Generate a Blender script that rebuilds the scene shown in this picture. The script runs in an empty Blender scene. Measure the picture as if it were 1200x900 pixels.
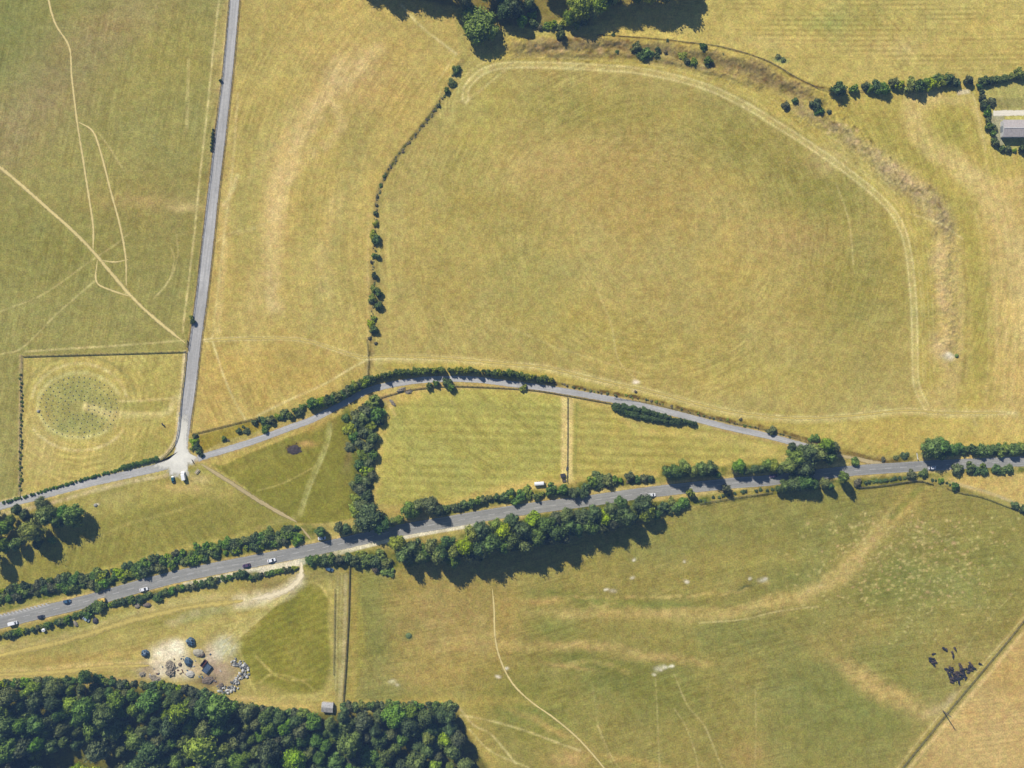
import bpy, bmesh, math, random
import numpy as np
from mathutils import Vector, Matrix, noise as mnoise

random.seed(7); rng = np.random.default_rng(7)
sc = bpy.context.scene
COL = sc.collection
S = 0.5            # metres per photograph pixel on the ground
H = 620.0          # height of the aircraft above the ground, metres
def PX(px, py, z=0.0):
    """pixel of the survey photograph -> world point at height z"""
    k = 1.0 - z / H
    return Vector(((px - 600) * S * k, (450 - py) * S * k, z))

# ------------------------------------------------------------------ camera
cam = bpy.data.objects.new('camera', bpy.data.cameras.new('camera'))
COL.objects.link(cam); sc.camera = cam
cam.location = (0, 0, H); cam.rotation_euler = (0, 0, 0)
cam.data.angle = 2 * math.atan(300.0 / H)
cam.data.clip_start = 5; cam.data.clip_end = 9000

# ------------------------------------------------------------------ light
SUN_EL = math.radians(39.5)
SHX, SHY = 0.54, -0.84                      # ground direction in which shadows fall
n_ = math.hypot(SHX, SHY); SHX /= n_; SHY /= n_
W = bpy.data.worlds.new("World"); sc.world = W; W.use_nodes = True
wn = W.node_tree
sky = wn.nodes.new('ShaderNodeTexSky'); sky.sky_type = 'NISHITA'; sky.sun_disc = False
sky.sun_elevation = SUN_EL
sky.sun_rotation = math.atan2(-SHX, -SHY)   # clockwise from +Y
sky.ozone_density = 2.0; sky.air_density = 1.0; sky.dust_density = 0.4
bg = wn.nodes['Background']; bg.inputs[1].default_value = 0.05
wn.links.new(sky.outputs[0], bg.inputs[0])
sl = bpy.data.lights.new('sun', 'SUN'); sl.energy = 4.9; sl.angle = math.radians(0.5); sl.color = (1.0, 0.945, 0.86)
so = bpy.data.objects.new('sun', sl); COL.objects.link(so)
ldir = Vector((SHX * math.cos(SUN_EL), SHY * math.cos(SUN_EL), -math.sin(SUN_EL)))
so.rotation_euler = ldir.to_track_quat('-Z', 'Y').to_euler(); so.location = (-100, 150, 300)
sc.view_settings.view_transform = 'Standard'; sc.view_settings.look = 'None'
sc.view_settings.exposure = 0.38; sc.view_settings.gamma = 1.0
sc.view_settings.use_curve_mapping = False
sc.render.engine = 'CYCLES'
sc.render.resolution_x = 1024; sc.render.resolution_y = 768

# thin blue summer air between the ground and the aircraft
def make_haze():
    hm = bpy.data.materials.new('haze'); hm.use_nodes = True; t = hm.node_tree
    for n in list(t.nodes):
        if n.type != 'OUTPUT_MATERIAL': t.nodes.remove(n)
    pv = t.nodes.new('ShaderNodeVolumePrincipled'); pv.inputs['Color'].default_value = (0.27, 0.50, 1.0, 1)
    pv.inputs['Density'].default_value = 0.00014; pv.inputs['Anisotropy'].default_value = 0.0
    t.links.new(pv.outputs[0], t.nodes['Material Output'].inputs['Volume'])
    bm = bmesh.new(); bmesh.ops.create_cube(bm, size=1.0)
    for v in bm.verts: v.co = Vector((v.co.x*17000, v.co.y*17000, v.co.z*(H+31) + (H+31)/2 - 1))
    me = bpy.data.meshes.new('haze'); bm.to_mesh(me); bm.free(); me.materials.append(hm)
    o = bpy.data.objects.new('haze', me); COL.objects.link(o); o['kind'] = 'stuff'; o['label'] = 'thin pale blue summer haze over the whole landscape'; o['category'] = 'haze'
make_haze()
# ------------------------------------------------------------------ small helpers
ORD = ['first','second','third','fourth','fifth','sixth','seventh','eighth','ninth','tenth','eleventh','twelfth',
 'thirteenth','fourteenth','fifteenth','sixteenth','seventeenth','eighteenth','nineteenth']
TENS = {2:('twentieth','twenty'),3:('thirtieth','thirty'),4:('fortieth','forty'),5:('fiftieth','fifty'),
 6:('sixtieth','sixty'),7:('seventieth','seventy'),8:('eightieth','eighty'),9:('ninetieth','ninety')}
def ordinal(i):          # i from 0
    n = i + 1
    if n > 100: return 'hundred-and-' + ordinal(n-101)
    if n == 100: return 'hundredth'
    if n < 20: return ORD[n-1]
    t, r = divmod(n, 10)
    return TENS[t][0] if r == 0 else TENS[t][1] + '-' + ORD[r-1]

def tag(o, label, cat, group=None, kind=None):
    o['label'] = label; o['category'] = cat
    if group: o['group'] = group
    if kind: o['kind'] = kind
    return o
def struct(o): o['kind'] = 'structure'; return o
def empty(name, loc, rz=0, sc3=(1,1,1)):
    e = bpy.data.objects.new(name, None); COL.objects.link(e)
    e.location = loc; e.rotation_euler = (0, 0, rz); e.scale = sc3; e.empty_display_size = 0.5
    return e
def link(name, me, parent=None):
    o = bpy.data.objects.new(name, me); COL.objects.link(o)
    if parent: o.parent = parent
    return o
def mesh_from(name, verts, faces, mats=(), smooth=False, midx=None):
    me = bpy.data.meshes.new(name); me.from_pydata([tuple(v) for v in verts], [], faces)
    for m in mats: me.materials.append(m)
    if midx is not None: me.polygons.foreach_set('material_index', midx)
    if smooth: me.polygons.foreach_set('use_smooth', [True]*len(me.polygons))
    me.update(); return me
def bm_mesh(name, bm, mat, smooth=False):
    me = bpy.data.meshes.new(name); bm.to_mesh(me); bm.free(); me.materials.append(mat)
    if smooth: me.polygons.foreach_set('use_smooth', [True]*len(me.polygons))
    return me
def add_box(bm, c, s, rz=0, taper=1.0, bevel=0.0, tilt=None):
    g = bmesh.ops.create_cube(bm, size=1.0)['verts']
    for v in g:
        t = taper if v.co.z > 0 else 1.0
        v.co = Vector((v.co.x*s[0]*t, v.co.y*s[1]*t, v.co.z*s[2]))
    if bevel:
        es = list({e for v in g for e in v.link_edges})
        r = bmesh.ops.bevel(bm, geom=es, offset=bevel, segments=2, affect='EDGES')
        g = list({v for f in r['faces'] for v in f.verts} | {v for v in g if v.is_valid})
    M = Matrix.Translation(c) @ Matrix.Rotation(rz, 4, 'Z')
    if tilt: M = M @ tilt
    bmesh.ops.transform(bm, matrix=M, verts=[v for v in g if v.is_valid])
    return g
def add_cyl(bm, p0, p1, r0, r1=None, seg=8):
    r1 = r0 if r1 is None else r1
    p0 = Vector(p0); p1 = Vector(p1); d = p1 - p0
    g = bmesh.ops.create_cone(bm, cap_ends=True, segments=seg, radius1=r0, radius2=r1, depth=d.length)['verts']
    M = Matrix.Translation((p0+p1)/2) @ d.to_track_quat('Z','Y').to_matrix().to_4x4()
    bmesh.ops.transform(bm, matrix=M, verts=g)

def smooth_line(pts, step=3.0):
    P = [np.array(p, float) for p in pts]
    if len(P) == 2:
        n = max(2, int(np.linalg.norm(P[1]-P[0]) / step)+1)
        return np.array([P[0] + (P[1]-P[0]) * t for t in np.linspace(0,1,n)])
    Q = [2*P[0]-P[1]] + P + [2*P[-1]-P[-2]]
    out = []
    for i in range(1, len(Q)-2):
        n = max(2, int(np.linalg.norm(Q[i+1]-Q[i]) / step)+1)
        for t in np.linspace(0, 1, n, endpoint=False):
            a, b, c, d = Q[i-1], Q[i], Q[i+1], Q[i+2]
            out.append(0.5*((2*b)+(-a+c)*t+(2*a-5*b+4*c-d)*t*t+(-a+3*b-3*c+d)*t**3))
    out.append(P[-1]); return np.array(out)

# ------------------------------------------------------------------ materials
def srgb(c):
    c = np.asarray(c, float) / 255.0
    return np.where(c <= 0.04045, c/12.92, ((c+0.055)/1.055)**2.4)
AIR = np.array([.0150, .0270, .0500]); KL = np.array([1.04, 1.04, 1.04])            # measured light on flat ground (sun + sky) x exposure
def alb(c): return tuple(np.clip((srgb(c)-AIR) / KL, 0.004, 0.85))     # colour seen in full sun -> albedo

def mat(name, color, rough=0.85, var=0.15, scale=1.5, metal=0.0, bump=0.0, coords='Object', spec=0.3):
    m = bpy.data.materials.new(name); m.use_nodes = True; nt = m.node_tree
    b = nt.nodes['Principled BSDF']; b.inputs['Roughness'].default_value = rough; b.inputs['Metallic'].default_value = metal
    b.inputs['Specular IOR Level'].default_value = spec
    tc = nt.nodes.new('ShaderNodeTexCoord'); nz = nt.nodes.new('ShaderNodeTexNoise')
    nz.inputs['Scale'].default_value = scale; nz.inputs['Detail'].default_value = 5
    nt.links.new(tc.outputs[coords], nz.inputs['Vector'])
    mx = nt.nodes.new('ShaderNodeMix'); mx.data_type = 'RGBA'
    mx.inputs[6].default_value = (*[c*(1-var) for c in color], 1); mx.inputs[7].default_value = (*[min(1,c*(1+var)) for c in color], 1)
    rp = nt.nodes.new('ShaderNodeMapRange'); rp.inputs[1].default_value = .3; rp.inputs[2].default_value = .7
    nt.links.new(nz.outputs[0], rp.inputs[0]); nt.links.new(rp.outputs[0], mx.inputs[0]); nt.links.new(mx.outputs[2], b.inputs['Base Color'])
    if bump:
        bp = nt.nodes.new('ShaderNodeBump'); bp.inputs['Strength'].default_value = bump; bp.inputs['Distance'].default_value = 0.1
        nt.links.new(nz.outputs[0], bp.inputs['Height']); nt.links.new(bp.outputs[0], b.inputs['Normal'])
    return m

def foliage(name, base, hue=0.022, val=0.38, leafval=0.45):
    m = bpy.data.materials.new(name); m.use_nodes = True; nt = m.node_tree; N = nt.nodes; L = nt.links
    b = N['Principled BSDF']; b.inputs['Roughness'].default_value = 0.65; b.inputs['Specular IOR Level'].default_value = 0.25
    oi = N.new('ShaderNodeObjectInfo'); ge = N.new('ShaderNodeNewGeometry'); hs = N.new('ShaderNodeHueSaturation')
    hs.inputs['Color'].default_value = (*base, 1)
    def rng_(src, a, c):
        r = N.new('ShaderNodeMapRange'); r.inputs[3].default_value = a; r.inputs[4].default_value = c
        L.new(src, r.inputs[0]); return r.outputs[0]
    L.new(rng_(oi.outputs['Random'], 0.5-hue, 0.5+hue*1.3), hs.inputs['Hue'])
    wn_ = N.new('ShaderNodeTexWhiteNoise'); wn_.noise_dimensions = '1D'; L.new(oi.outputs['Random'], wn_.inputs['W'])
    L.new(rng_(wn_.outputs['Value'], 0.8, 1.15), hs.inputs['Saturation'])
    m1 = N.new('ShaderNodeMath'); m1.operation = 'MULTIPLY'
    L.new(rng_(wn_.outputs['Value'], 1-val*0.7, 1+val), m1.inputs[0]); L.new(rng_(ge.outputs['Random Per Island'], 1-leafval, 1+leafval), m1.inputs[1])
    # clumps of older and younger leaf through the crown
    tc = N.new('ShaderNodeTexCoord'); nz = N.new('ShaderNodeTexNoise'); nz.inputs['Scale'].default_value = 2.2; L.new(tc.outputs['Object'], nz.inputs['Vector'])
    m2 = N.new('ShaderNodeMath'); m2.operation = 'MULTIPLY'; L.new(m1.outputs[0], m2.inputs[0])
    r3 = N.new('ShaderNodeMapRange'); r3.inputs[1].default_value=.32; r3.inputs[2].default_value=.68; r3.inputs[3].default_value=.7; r3.inputs[4].default_value=1.35
    L.new(nz.outputs[0], r3.inputs[0]); L.new(r3.outputs[0], m2.inputs[1])
    L.new(m2.outputs[0], hs.inputs['Value']); L.new(hs.outputs[0], b.inputs['Base Color'])
    tr = N.new('ShaderNodeBsdfTranslucent'); L.new(hs.outputs[0], tr.inputs[0])
    ms = N.new('ShaderNodeMixShader'); ms.inputs[0].default_value = 0.18
    L.new(b.outputs[0], ms.inputs[1]); L.new(tr.outputs[0], ms.inputs[2]); L.new(ms.outputs[0], N['Material Output'].inputs[0])
    return m

F_TREE  = foliage('leaves_green', (0.138, 0.205, 0.038))
F_DARK  = foliage('leaves_dark', (0.098, 0.148, 0.034), hue=0.015)
F_LIGHT = foliage('leaves_light', (0.225, 0.285, 0.036))
F_GREY  = foliage('leaves_grey', (0.155, 0.180, 0.062), hue=0.015)
F_SCRUB = foliage('leaves_dry_scrub', (0.190,0.165,0.085), hue=0.03)
BARK = mat('bark', (0.14, 0.11, 0.08), 0.95, 0.3, 6)
ASPH = None
TIMBER = mat('weathered_timber', (0.13, 0.11, 0.085), 0.9, 0.3, 8)
TIMBER_L = mat('pale_timber', (0.42, 0.36, 0.25), 0.9, 0.2, 6)
WIRE = mat('fence_wire', (0.10, 0.09, 0.08), 0.7, 0.2, 5)
CONC = mat('concrete', (0.30, 0.29, 0.25), 0.9, 0.2, 3)
STONE = mat('rubble_stone', (0.24, 0.24, 0.22), 0.9, 0.45, 0.9, bump=0.4)
WHITE_P = mat('white_paint', (0.74, 0.75, 0.77), 0.35, 0.05, 2, spec=0.5)
GLASS = mat('dark_glass', (0.02, 0.025, 0.035), 0.08, 0.1, 2, spec=0.6)
RUBBER = mat('tyre_rubber', (0.02, 0.02, 0.02), 0.9, 0.2, 5)
CHROME = mat('lamp_glass', (0.6, 0.6, 0.58), 0.2, 0.1, 4)
REDL = mat('red_lamp', (0.4, 0.02, 0.02), 0.3, 0.1, 4)
# ================================================================== THE GROUND
_lat = [rng.random((256, 256)) for _ in range(8)]
def vnoise(X, Y, s, k=0):
    u = X / s + 37.3*k + 1000; v = Y / s + 11.7*k + 1000
    i = np.floor(u).astype(int); j = np.floor(v).astype(int); f = u - i; g = v - j
    f = f*f*(3-2*f); g = g*g*(3-2*g); T = _lat[k % 8]
    i0 = i & 255; i1 = (i+1) & 255; j0 = j & 255; j1 = (j+1) & 255
    return (T[i0,j0]*(1-f)+T[i1,j0]*f)*(1-g) + (T[i0,j1]*(1-f)+T[i1,j1]*f)*g
def fbm(X, Y, s, oct=4, k=0, gain=.5):
    a = 1.0; t = 0; n = 0
    for o in range(oct):
        t = t + a*vnoise(X, Y, s/2**o, k+o); n += a; a *= gain
    return t / n
def sstep(x, a, b):
    t = np.clip((x-a)/(b-a), 0, 1); return t*t*(3-2*t)

gx = np.arange(-70, 1271, 1.0); gy = np.arange(-70, 971, 1.0)
ext = np.array([3, 8, 16, 30, 50, 90, 160, 300, 600, 1200, 2500, 6000, 14000.])
gx = np.concatenate([(-70-ext)[::-1], gx, 1270+ext]); gy = np.concatenate([(-70-ext)[::-1], gy, 970+ext])
GX, GY = np.meshgrid(gx, gy)                 # photograph pixel coordinates of every ground vertex
NY, NX = GX.shape
WX = GX + 10*(fbm(GX, GY, 40, 3, 1)-.5) + 3*(fbm(GX, GY, 7, 2, 3)-.5)
WY = GY + 10*(fbm(GX, GY, 40, 3, 2)-.5) + 3*(fbm(GX, GY, 7, 2, 4)-.5)
FN = fbm(GX, GY, 6, 3, 5)                    # fine break-up noise
C = np.empty((NY, NX, 3)); C[:] = srgb((172, 156, 88))
def blend(mask, col):
    global C
    C += mask[..., None] * (srgb(col) - C)
def box(x0, y0, x1, y1):
    return (slice(np.searchsorted(gy, y0), np.searchsorted(gy, y1)), slice(np.searchsorted(gx, x0), np.searchsorted(gx, x1)))
def poly(pts, col, a=1.0, soft=3.0, warp=0.25):
    P = np.array(pts, float); m = soft + 12
    sl_ = box(P[:,0].min()-m, P[:,1].min()-m, P[:,0].max()+m, P[:,1].max()+m)
    X = (GX + warp*(WX-GX))[sl_]; Y = (GY + warp*(WY-GY))[sl_]
    inside = np.zeros(X.shape, bool); D = np.full(X.shape, 1e9)
    for i in range(len(P)):
        (x1, y1), (x2, y2) = P[i], P[(i+1) % len(P)]
        if y1 != y2:
            c = ((y1 > Y) != (y2 > Y)) & (X < (x2-x1)*(Y-y1)/(y2-y1)+x1); inside ^= c
        dx, dy = x2-x1, y2-y1; t = np.clip(((X-x1)*dx+(Y-y1)*dy)/(dx*dx+dy*dy+1e-9), 0, 1)
        D = np.minimum(D, np.hypot(X-x1-t*dx, Y-y1-t*dy))
    sd = np.where(inside, D, -D); mk = sstep(sd, -soft/2, soft/2) * a
    C[sl_] += mk[..., None] * (srgb(col) - C[sl_])
def dist_line(pts, X, Y):
    D = np.full(X.shape, 1e9); side = np.zeros(X.shape); T = np.zeros(X.shape)
    for i in range(len(pts)-1):
        (x1, y1), (x2, y2) = pts[i], pts[i+1]
        dx, dy = x2-x1, y2-y1; t = np.clip(((X-x1)*dx+(Y-y1)*dy)/(dx*dx+dy*dy+1e-9), 0, 1)
        d = np.hypot(X-x1-t*dx, Y-y1-t*dy); k = d < D; D[k] = d[k]
    return D
def stroke(pts, w, col, a=1.0, soft=1.5, brk=0.35, warp=0.1, raw=False):
    P = np.array(pts, float) if raw else smooth_line(pts, 6); m = w + soft + 4
    for k in range(0, len(P)-1, 12):          # chunks keep the boxes small
        pass
    sl_ = box(P[:,0].min()-m, P[:,1].min()-m, P[:,0].max()+m, P[:,1].max()+m)
    X = (GX + warp*(WX-GX))[sl_]; Y = (GY + warp*(WY-GY))[sl_]
    D = dist_line(P, X, Y)
    mk = (1-sstep(D, w/2-soft/2, w/2+soft)) * a * (1-brk + brk*2*sstep(FN[sl_], .3, .7)*.75)
    C[sl_] += np.clip(mk, 0, 1)[..., None] * (srgb(col) - C[sl_])
def blob(cx, cy, rx, ry, col, a=1.0, ang=0, pw=1.0, brk=0.5):
    m = max(rx, ry)*2.2
    sl_ = box(cx-m, cy-m, cx+m, cy+m); X = WX[sl_]-cx; Y = WY[sl_]-cy
    c, s = math.cos(math.radians(ang)), math.sin(math.radians(ang))
    d = ((X*c+Y*s)/rx)**2 + ((-X*s+Y*c)/ry)**2
    mk = np.exp(-d**pw*1.05) * min(a*1.3, 1.0) * (1-brk+brk*2*FN[sl_])
    C[sl_] += np.clip(mk, 0, 1)[..., None] * (srgb(col) - C[sl_])

# ---- the fields -------------------------------------------------
CREAM = (212, 188, 122); TAN = (192, 164, 96); GOLD = (190, 165, 88); OLIVE = (152, 142, 74); GREEN = (128, 128, 68)
LANE_N = [(279,-60),(275,0),(268,75),(262,130),(250,225),(243,290),(236,350),(229,400),(223,450),(217,490),(212,525)]
LANE_W = [(-60,612),(0,593),(50,580),(100,567),(150,556),(195,546)]
LANE_E = [(232,537),(265,527),(300,516),(340,501),(365,492),(400,474),(420,463),(440,455),(480,447),(520,444),(560,445),(600,450),(640,455),(700,465),(750,475),(800,487),(850,500),(900,511),(930,519),(965,529),(978,533)]
MAIN = [(-60,744),(0,729),(50,717),(100,705),(200,677.5),(300,657),(340,649.5),(400,637),(460,623),(515,613.5),(600,599),(700,585.5),(760,577),(850,567),(900,563),(950,557),(1000,551.5),(1060,547.5),(1100,545),(1200,540.5),(1270,537)]
# west of the northern lane
poly([(-70,-70),(279,-70),(275,0),(262,130),(250,225),(236,350),(226,412),(27,416),(24,580),(-70,610)], (154,146,84), 1, 3)
blob(10, 40, 40, 90, (128,134,78), .6, 0); blob(60, 20, 60, 50, (138,136,78), .5)
blob(130, 35, 90, 35, (158,140,94), .6, -28); blob(50, 120, 70, 40, (154,138,94), .6, -35); blob(0, 165, 50, 40, (158,140,94), .55, -35)
blob(200, 60, 50, 60, (160,148,78), .4); blob(170, 250, 80, 50, (156,138,80), .4); blob(60, 290, 120, 50, (140,136,72), .4)
blob(170,235,60,9,(188,162,100),.45); blob(215,243,26,5,(200,174,112),.6)
# pasture between the lane and the henge bank
poly([(279,-70),(275,0),(262,130),(250,225),(236,350),(226,412),(217,490),(225,508),(300,488),(370,468),(440,442),(436,400),(438,300),(442,240),(470,178),(515,118),(540,70),(520,-70)], (188,165,92), 1, 3)
for (x,y,rx,ry,an,a) in [(330,190,14,70,14,.6),(322,260,12,60,2,.6),(345,140,14,60,40,.5),(300,330,10,80,4,.25),(385,110,40,12,-35,.4),(262,60,8,90,7,.35),(262,250,6,100,6,.3)]:
    blob(x,y,rx,ry,(208,178,112),a,an)
for (x,y,rx,ry,an,a) in [(300,70,30,60,0,.4),(290,250,16,50,8,.5),(410,160,14,70,32,.5),(360,270,14,90,5,.4),(400,330,20,60,0,.3),(290,150,20,50,10,.4)]:
    blob(x,y,rx,ry,(170,156,88),a,an)
blob(420,90,50,40,(190,158,100),.5); blob(330,440,70,30,(190,158,80),.4); blob(250,460,20,60,(186,156,84),.5)
stroke([(330,215),(318,260),(316,310),(322,360)], 3, (212,182,118), .35, 4)
for pts, w, a in (([(398,78),(385,110),(360,150),(333,200),(320,250),(315,300),(322,362)], 15, .6), ([(385,112),(345,150),(305,190)], 6, .5), ([(385,112),(400,150),(360,185),(335,215)], 8, .45), ([(270,225),(262,300),(256,390)], 5, .4), ([(440,60),(410,90),(380,115)], 14, .45), ([(395,230),(382,290),(380,340)], 12, .3), ([(300,188),(290,215)], 5, .3)):
    stroke(pts, w, (214,186,122), a, w*.7, .5, .6)
stroke([(300,300),(285,240),(300,190),(330,140),(345,90)], 26, (176,164,92), .45, 18, .5, .6); stroke([(440,150),(408,210),(392,290),(372,380)], 14, (166,154,90), .5, 12, .5, .6)
stroke([(250,290),(262,276),(300,266),(318,258)], 1.6, (206,186,122), .5, 1.5, .5)
# the henge interior
HENGE = [(590,72),(680,72),(770,80),(850,103),(920,142),(985,190),(1035,232),(1062,275),(1072,330),(1074,400),(1078,440),(1095,478),(1000,486),(930,488),(850,478),(760,455),(640,430),(540,420),(446,416),(446,330),(448,240),(480,175),(525,115),(560,78)]
poly(HENGE, (178,159,92), 1, 4)
for (x,y,rx,ry,an,c,a) in [(680,130,120,40,8,(158,146,78),.7),(860,170,90,50,25,(154,144,76),.7),(960,240,70,60,45,(146,138,72),.8),(1000,340,60,90,0,(156,147,76),.6),
    (620,330,60,90,-20,(162,152,82),.5),(560,220,60,60,0,(166,152,80),.4),(740,230,130,50,5,(180,154,86),.6),(700,180,90,26,-5,(182,156,90),.5),(880,330,90,60,20,(182,160,86),.45),
    (930,280,60,26,0,(184,154,92),.5),(730,400,110,40,12,(178,160,82),.5),(900,440,110,30,8,(180,162,84),.5),(520,300,50,120,5,(178,160,86),.4),(640,200,60,20,0,(182,154,92),.4),
    (560,140,30,50,20,(176,162,84),.5),(1050,300,14,110,-4,(168,152,76),.5)]:
    blob(x,y,rx,ry,c,a,an)
# east of the henge
poly([(590,70),(560,78),(600,40),(720,42),(850,55),(960,100),(1150,96),(1270,84),(1270,530),(1080,530),(1060,535),(985,530),(900,503),(760,468),(620,442),(450,432),(446,417),(640,431),(850,479),(1000,487),(1095,479),(1074,440),(1072,330),(1062,275),(1035,232),(985,190),(920,142),(850,103),(770,80),(680,72)], (182,163,84), 1, 3)
poly([(1150,220),(1270,180),(1270,520),(1180,500),(1165,380),(1160,300)], (196,168,96), .8, 30)
stroke([(1090,110),(1072,125),(1080,160),(1120,190),(1160,230),(1190,300),(1215,420)], 22, (212,186,118), .75, 12)
stroke([(1090,112),(1115,118),(1140,122),(1155,165)], 9, (206,182,112), .6, 6)
stroke([(1125,205),(1165,215),(1200,214)], 8, (206,182,114), .5, 6)
stroke([(1170,240),(1180,330),(1182,420),(1170,500)], 34, (208,178,108), .45, 26)
stroke([(960,190),(1010,180),(1060,210),(1100,260),(1115,330),(1118,420),(1105,470)], 24, (198,172,112), .5, 14)
stroke([(1035,150),(1085,200),(1130,260),(1148,330),(1150,440)], 14, (160,148,72), .55, 8)
stroke([(985,175),(1050,215),(1082,270),(1090,350),(1092,440)], 12, (160,146,72), .5, 8)
blob(1115,150,30,26,(160,150,74),.7); blob(1030,160,40,20,(168,154,78),.6,40)
for i in range(9):
    r = i*5.0
    stroke([(1128+r,215),(1143+r,270),(1150+r,330),(1154+r,400),(1150+r,470)], 1.2, (206,182,112) if i%2 else (170,154,82), .4, 1.2, .6)
for i in range(10):
    x = 1150+i*11; stroke([(x,150),(x+14,260),(x+18,380),(x+14,480)], 1.2, (208,180,112), .3, 1, .7)
poly([(960,500),(1080,490),(1270,490),(1270,530),(1080,528),(1000,522)], (196,170,90), .5, 14)
# bank scrub
for (x,y,rx,ry,an) in [(640,55,50,12,0),(700,55,60,11,4),(770,62,50,12,10),(830,72,45,14,14),(890,88,40,14,24),(935,105,26,10,28)]:
    blob(x,y,rx,ry,(146,128,86),.8,an,1.6,.7)
for (x,y,rx,ry,an) in [(945,128,26,9,30),(990,155,34,9,38),(1050,205,44,12,42),(1085,235,26,14,50),(1105,262,12,20,-10)]:
    blob(x,y,rx,ry,(164,146,102),.6,an,1.3,.8)
for (x,y,rx,ry,an) in [(1065,212,26,6,40),(1100,300,9,16,0),(1105,345,8,30,0),(1100,405,14,20,0),(1045,195,20,6,42)]:
    blob(x,y,rx,ry,(198,170,118),.6,an)
stroke([(1128,300),(1133,340),(1132,400),(1128,450)], 2.5, (146,130,66), .5, 3, .6)
for i in range(90):
    t = rng.random(); x = 620+t*340; y = 52+(t**1.6)*52+rng.normal()*7
    blob(x, y, rng.uniform(1.5,4), rng.uniform(1,2.5), [(104,96,52),(120,98,66),(176,150,104)][rng.integers(3)], .7, rng.uniform(-30,40))
for i in range(60):
    t = rng.random(); x = 960+t*150; y = 130+t*120+rng.normal()*8
    blob(x, y, rng.uniform(1.5,4), rng.uniform(1,2), [(120,106,66),(206,176,124)][rng.integers(2)], .6, 40)
stroke([(700,42),(740,44),(800,50),(850,57),(900,73),(945,98),(985,106)], 1.8, (104,88,58), .8, 1, .4)
# striped pasture in the north east
poly([(800,-70),(1270,-70),(1270,88),(1145,93),(975,101),(945,96),(900,70),(850,54),(760,44),(700,40),(720,20)], (188,168,92), 1, 3)
blob(1000,20,60,20,(164,158,88),.5); blob(960,25,30,10,(150,156,86),.5); blob(915,70,10,3,(134,146,92),.9); blob(1050,55,40,14,(196,172,108),.4); blob(900,50,60,12,(200,178,104),.5)
m_ = box(780,-70,1260,100); yy = GY[m_]; band = np.sin(yy*1.05+1.4*np.sin(GX[m_]/90)) * sstep(fbm(GX[m_], GY[m_]*5, 50, 3, 2), .4, .62)
inF = sstep(100-yy+0*yy, 0, 6)*(GX[m_] > 850 - 0*yy)*(yy < 30+ (GX[m_]-800)*.17)
C[m_] *= (1 - .16*np.clip(-band,0,1)*inF + .10*np.clip(band,0,1)*inF)[..., None]
for y in (19, 24, 40, 52, 68): stroke([(900,y),(1000,y-1),(1210,y-3)], .9, (150,134,72), .35, .8, .9)
# wood edge strip at top
poly([(628,0),(660,0),(668,22),(650,32),(632,34)], (186,172,96), 1, 2)
# yard and barn
poly([(1149,97),(1270,88),(1270,180),(1168,176),(1160,150)], (178,168,96), 1, 1.5)
poly([(1156,116),(1270,112),(1270,127),(1162,127)], (148,140,88), .8, 3)
poly([(1156,98),(1270,92),(1270,97),(1157,102)], (178,166,92), .8, 2)
poly([(1163,133),(1178,134),(1176,172),(1166,170),(1160,150)], (164,160,130), .9, 3)
poly([(1121,105),(1137,104),(1137,109),(1122,111)], (208,190,150), .9, 3); 
# Woodhenge plot
WH = [(28,417),(216,411),(213,450),(209,490),(204,520),(190,538),(150,549),(100,560),(60,571),(30,578)]
poly(WH, (186,168,92), 1, 2)
m_ = box(24,408,220,585); X = GX[m_]; Y = GY[m_]; r = np.hypot((X-93)/1.08, (Y-475))
inm = sstep(r, 40, 60)*(1-sstep(r, 84, 100)); ang = np.arctan2(Y-475, X-93)
st = np.sin(r*.9+1.8*fbm(X,Y,20,3,1)*3)*inm*sstep(fbm(ang*18+40, r*1.0, 8, 2, 3), .35, .65)
plot = (X>29)&(Y>416)&(X<217)
C[m_] *= (1+.17*st*plot)[..., None]
blob(180,440,30,26,(168,158,84),.5); blob(170,525,40,14,(166,156,82),.7,-12); blob(190,482,22,10,(170,158,88),.5); blob(50,520,24,40,(194,170,104),.4)
blob(93,476,47,37,(158,156,92),.65,4,3.0,.15)
blob(100,478,26,10,(172,160,94),.5); blob(75,505,26,8,(142,146,86),.4)
stroke([(93+49*math.cos(t)*1.0, 475+38*math.sin(t)) for t in np.linspace(.3,5.9,40)], 3, (200,188,116), .95, 2.5, .3, raw=True)
stroke([(93+56*math.cos(t)*1.0, 472+46*math.sin(t)) for t in np.linspace(3.3,6.1,30)], 2.5, (208,190,122), .8, 2, .5, raw=True)
stroke([(93+66*math.cos(t)*1.0, 472+56*math.sin(t)) for t in np.linspace(3.3,6.1,30)], 3, (158,148,86), .7, 2, .5, raw=True)
stroke([(93+62*math.cos(t)*1.0, 476+52*math.sin(t)) for t in np.linspace(.6,2.6,30)], 2.5, (210,190,124), .85, 2, .5, raw=True)
stroke([(100,476),(118,482),(135,485),(190,485),(208,466)], 6, (208,190,122), .95, 4, .3)
stroke([(138,470),(160,470),(205,466)], 1.6, (210,190,122), .7, 1.5)
blob(135,490,12,8,(198,178,108),.7); poly([(142,473),(198,470),(198,482),(144,482)], (158,150,80), .6, 3); poly([(150,486),(190,487),(192,500),(120,500)], (174,164,92), .5, 5)
stroke([(24.5,418),(24,500),(23,580)], 3, (196,170,120), .7, 2)
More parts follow.
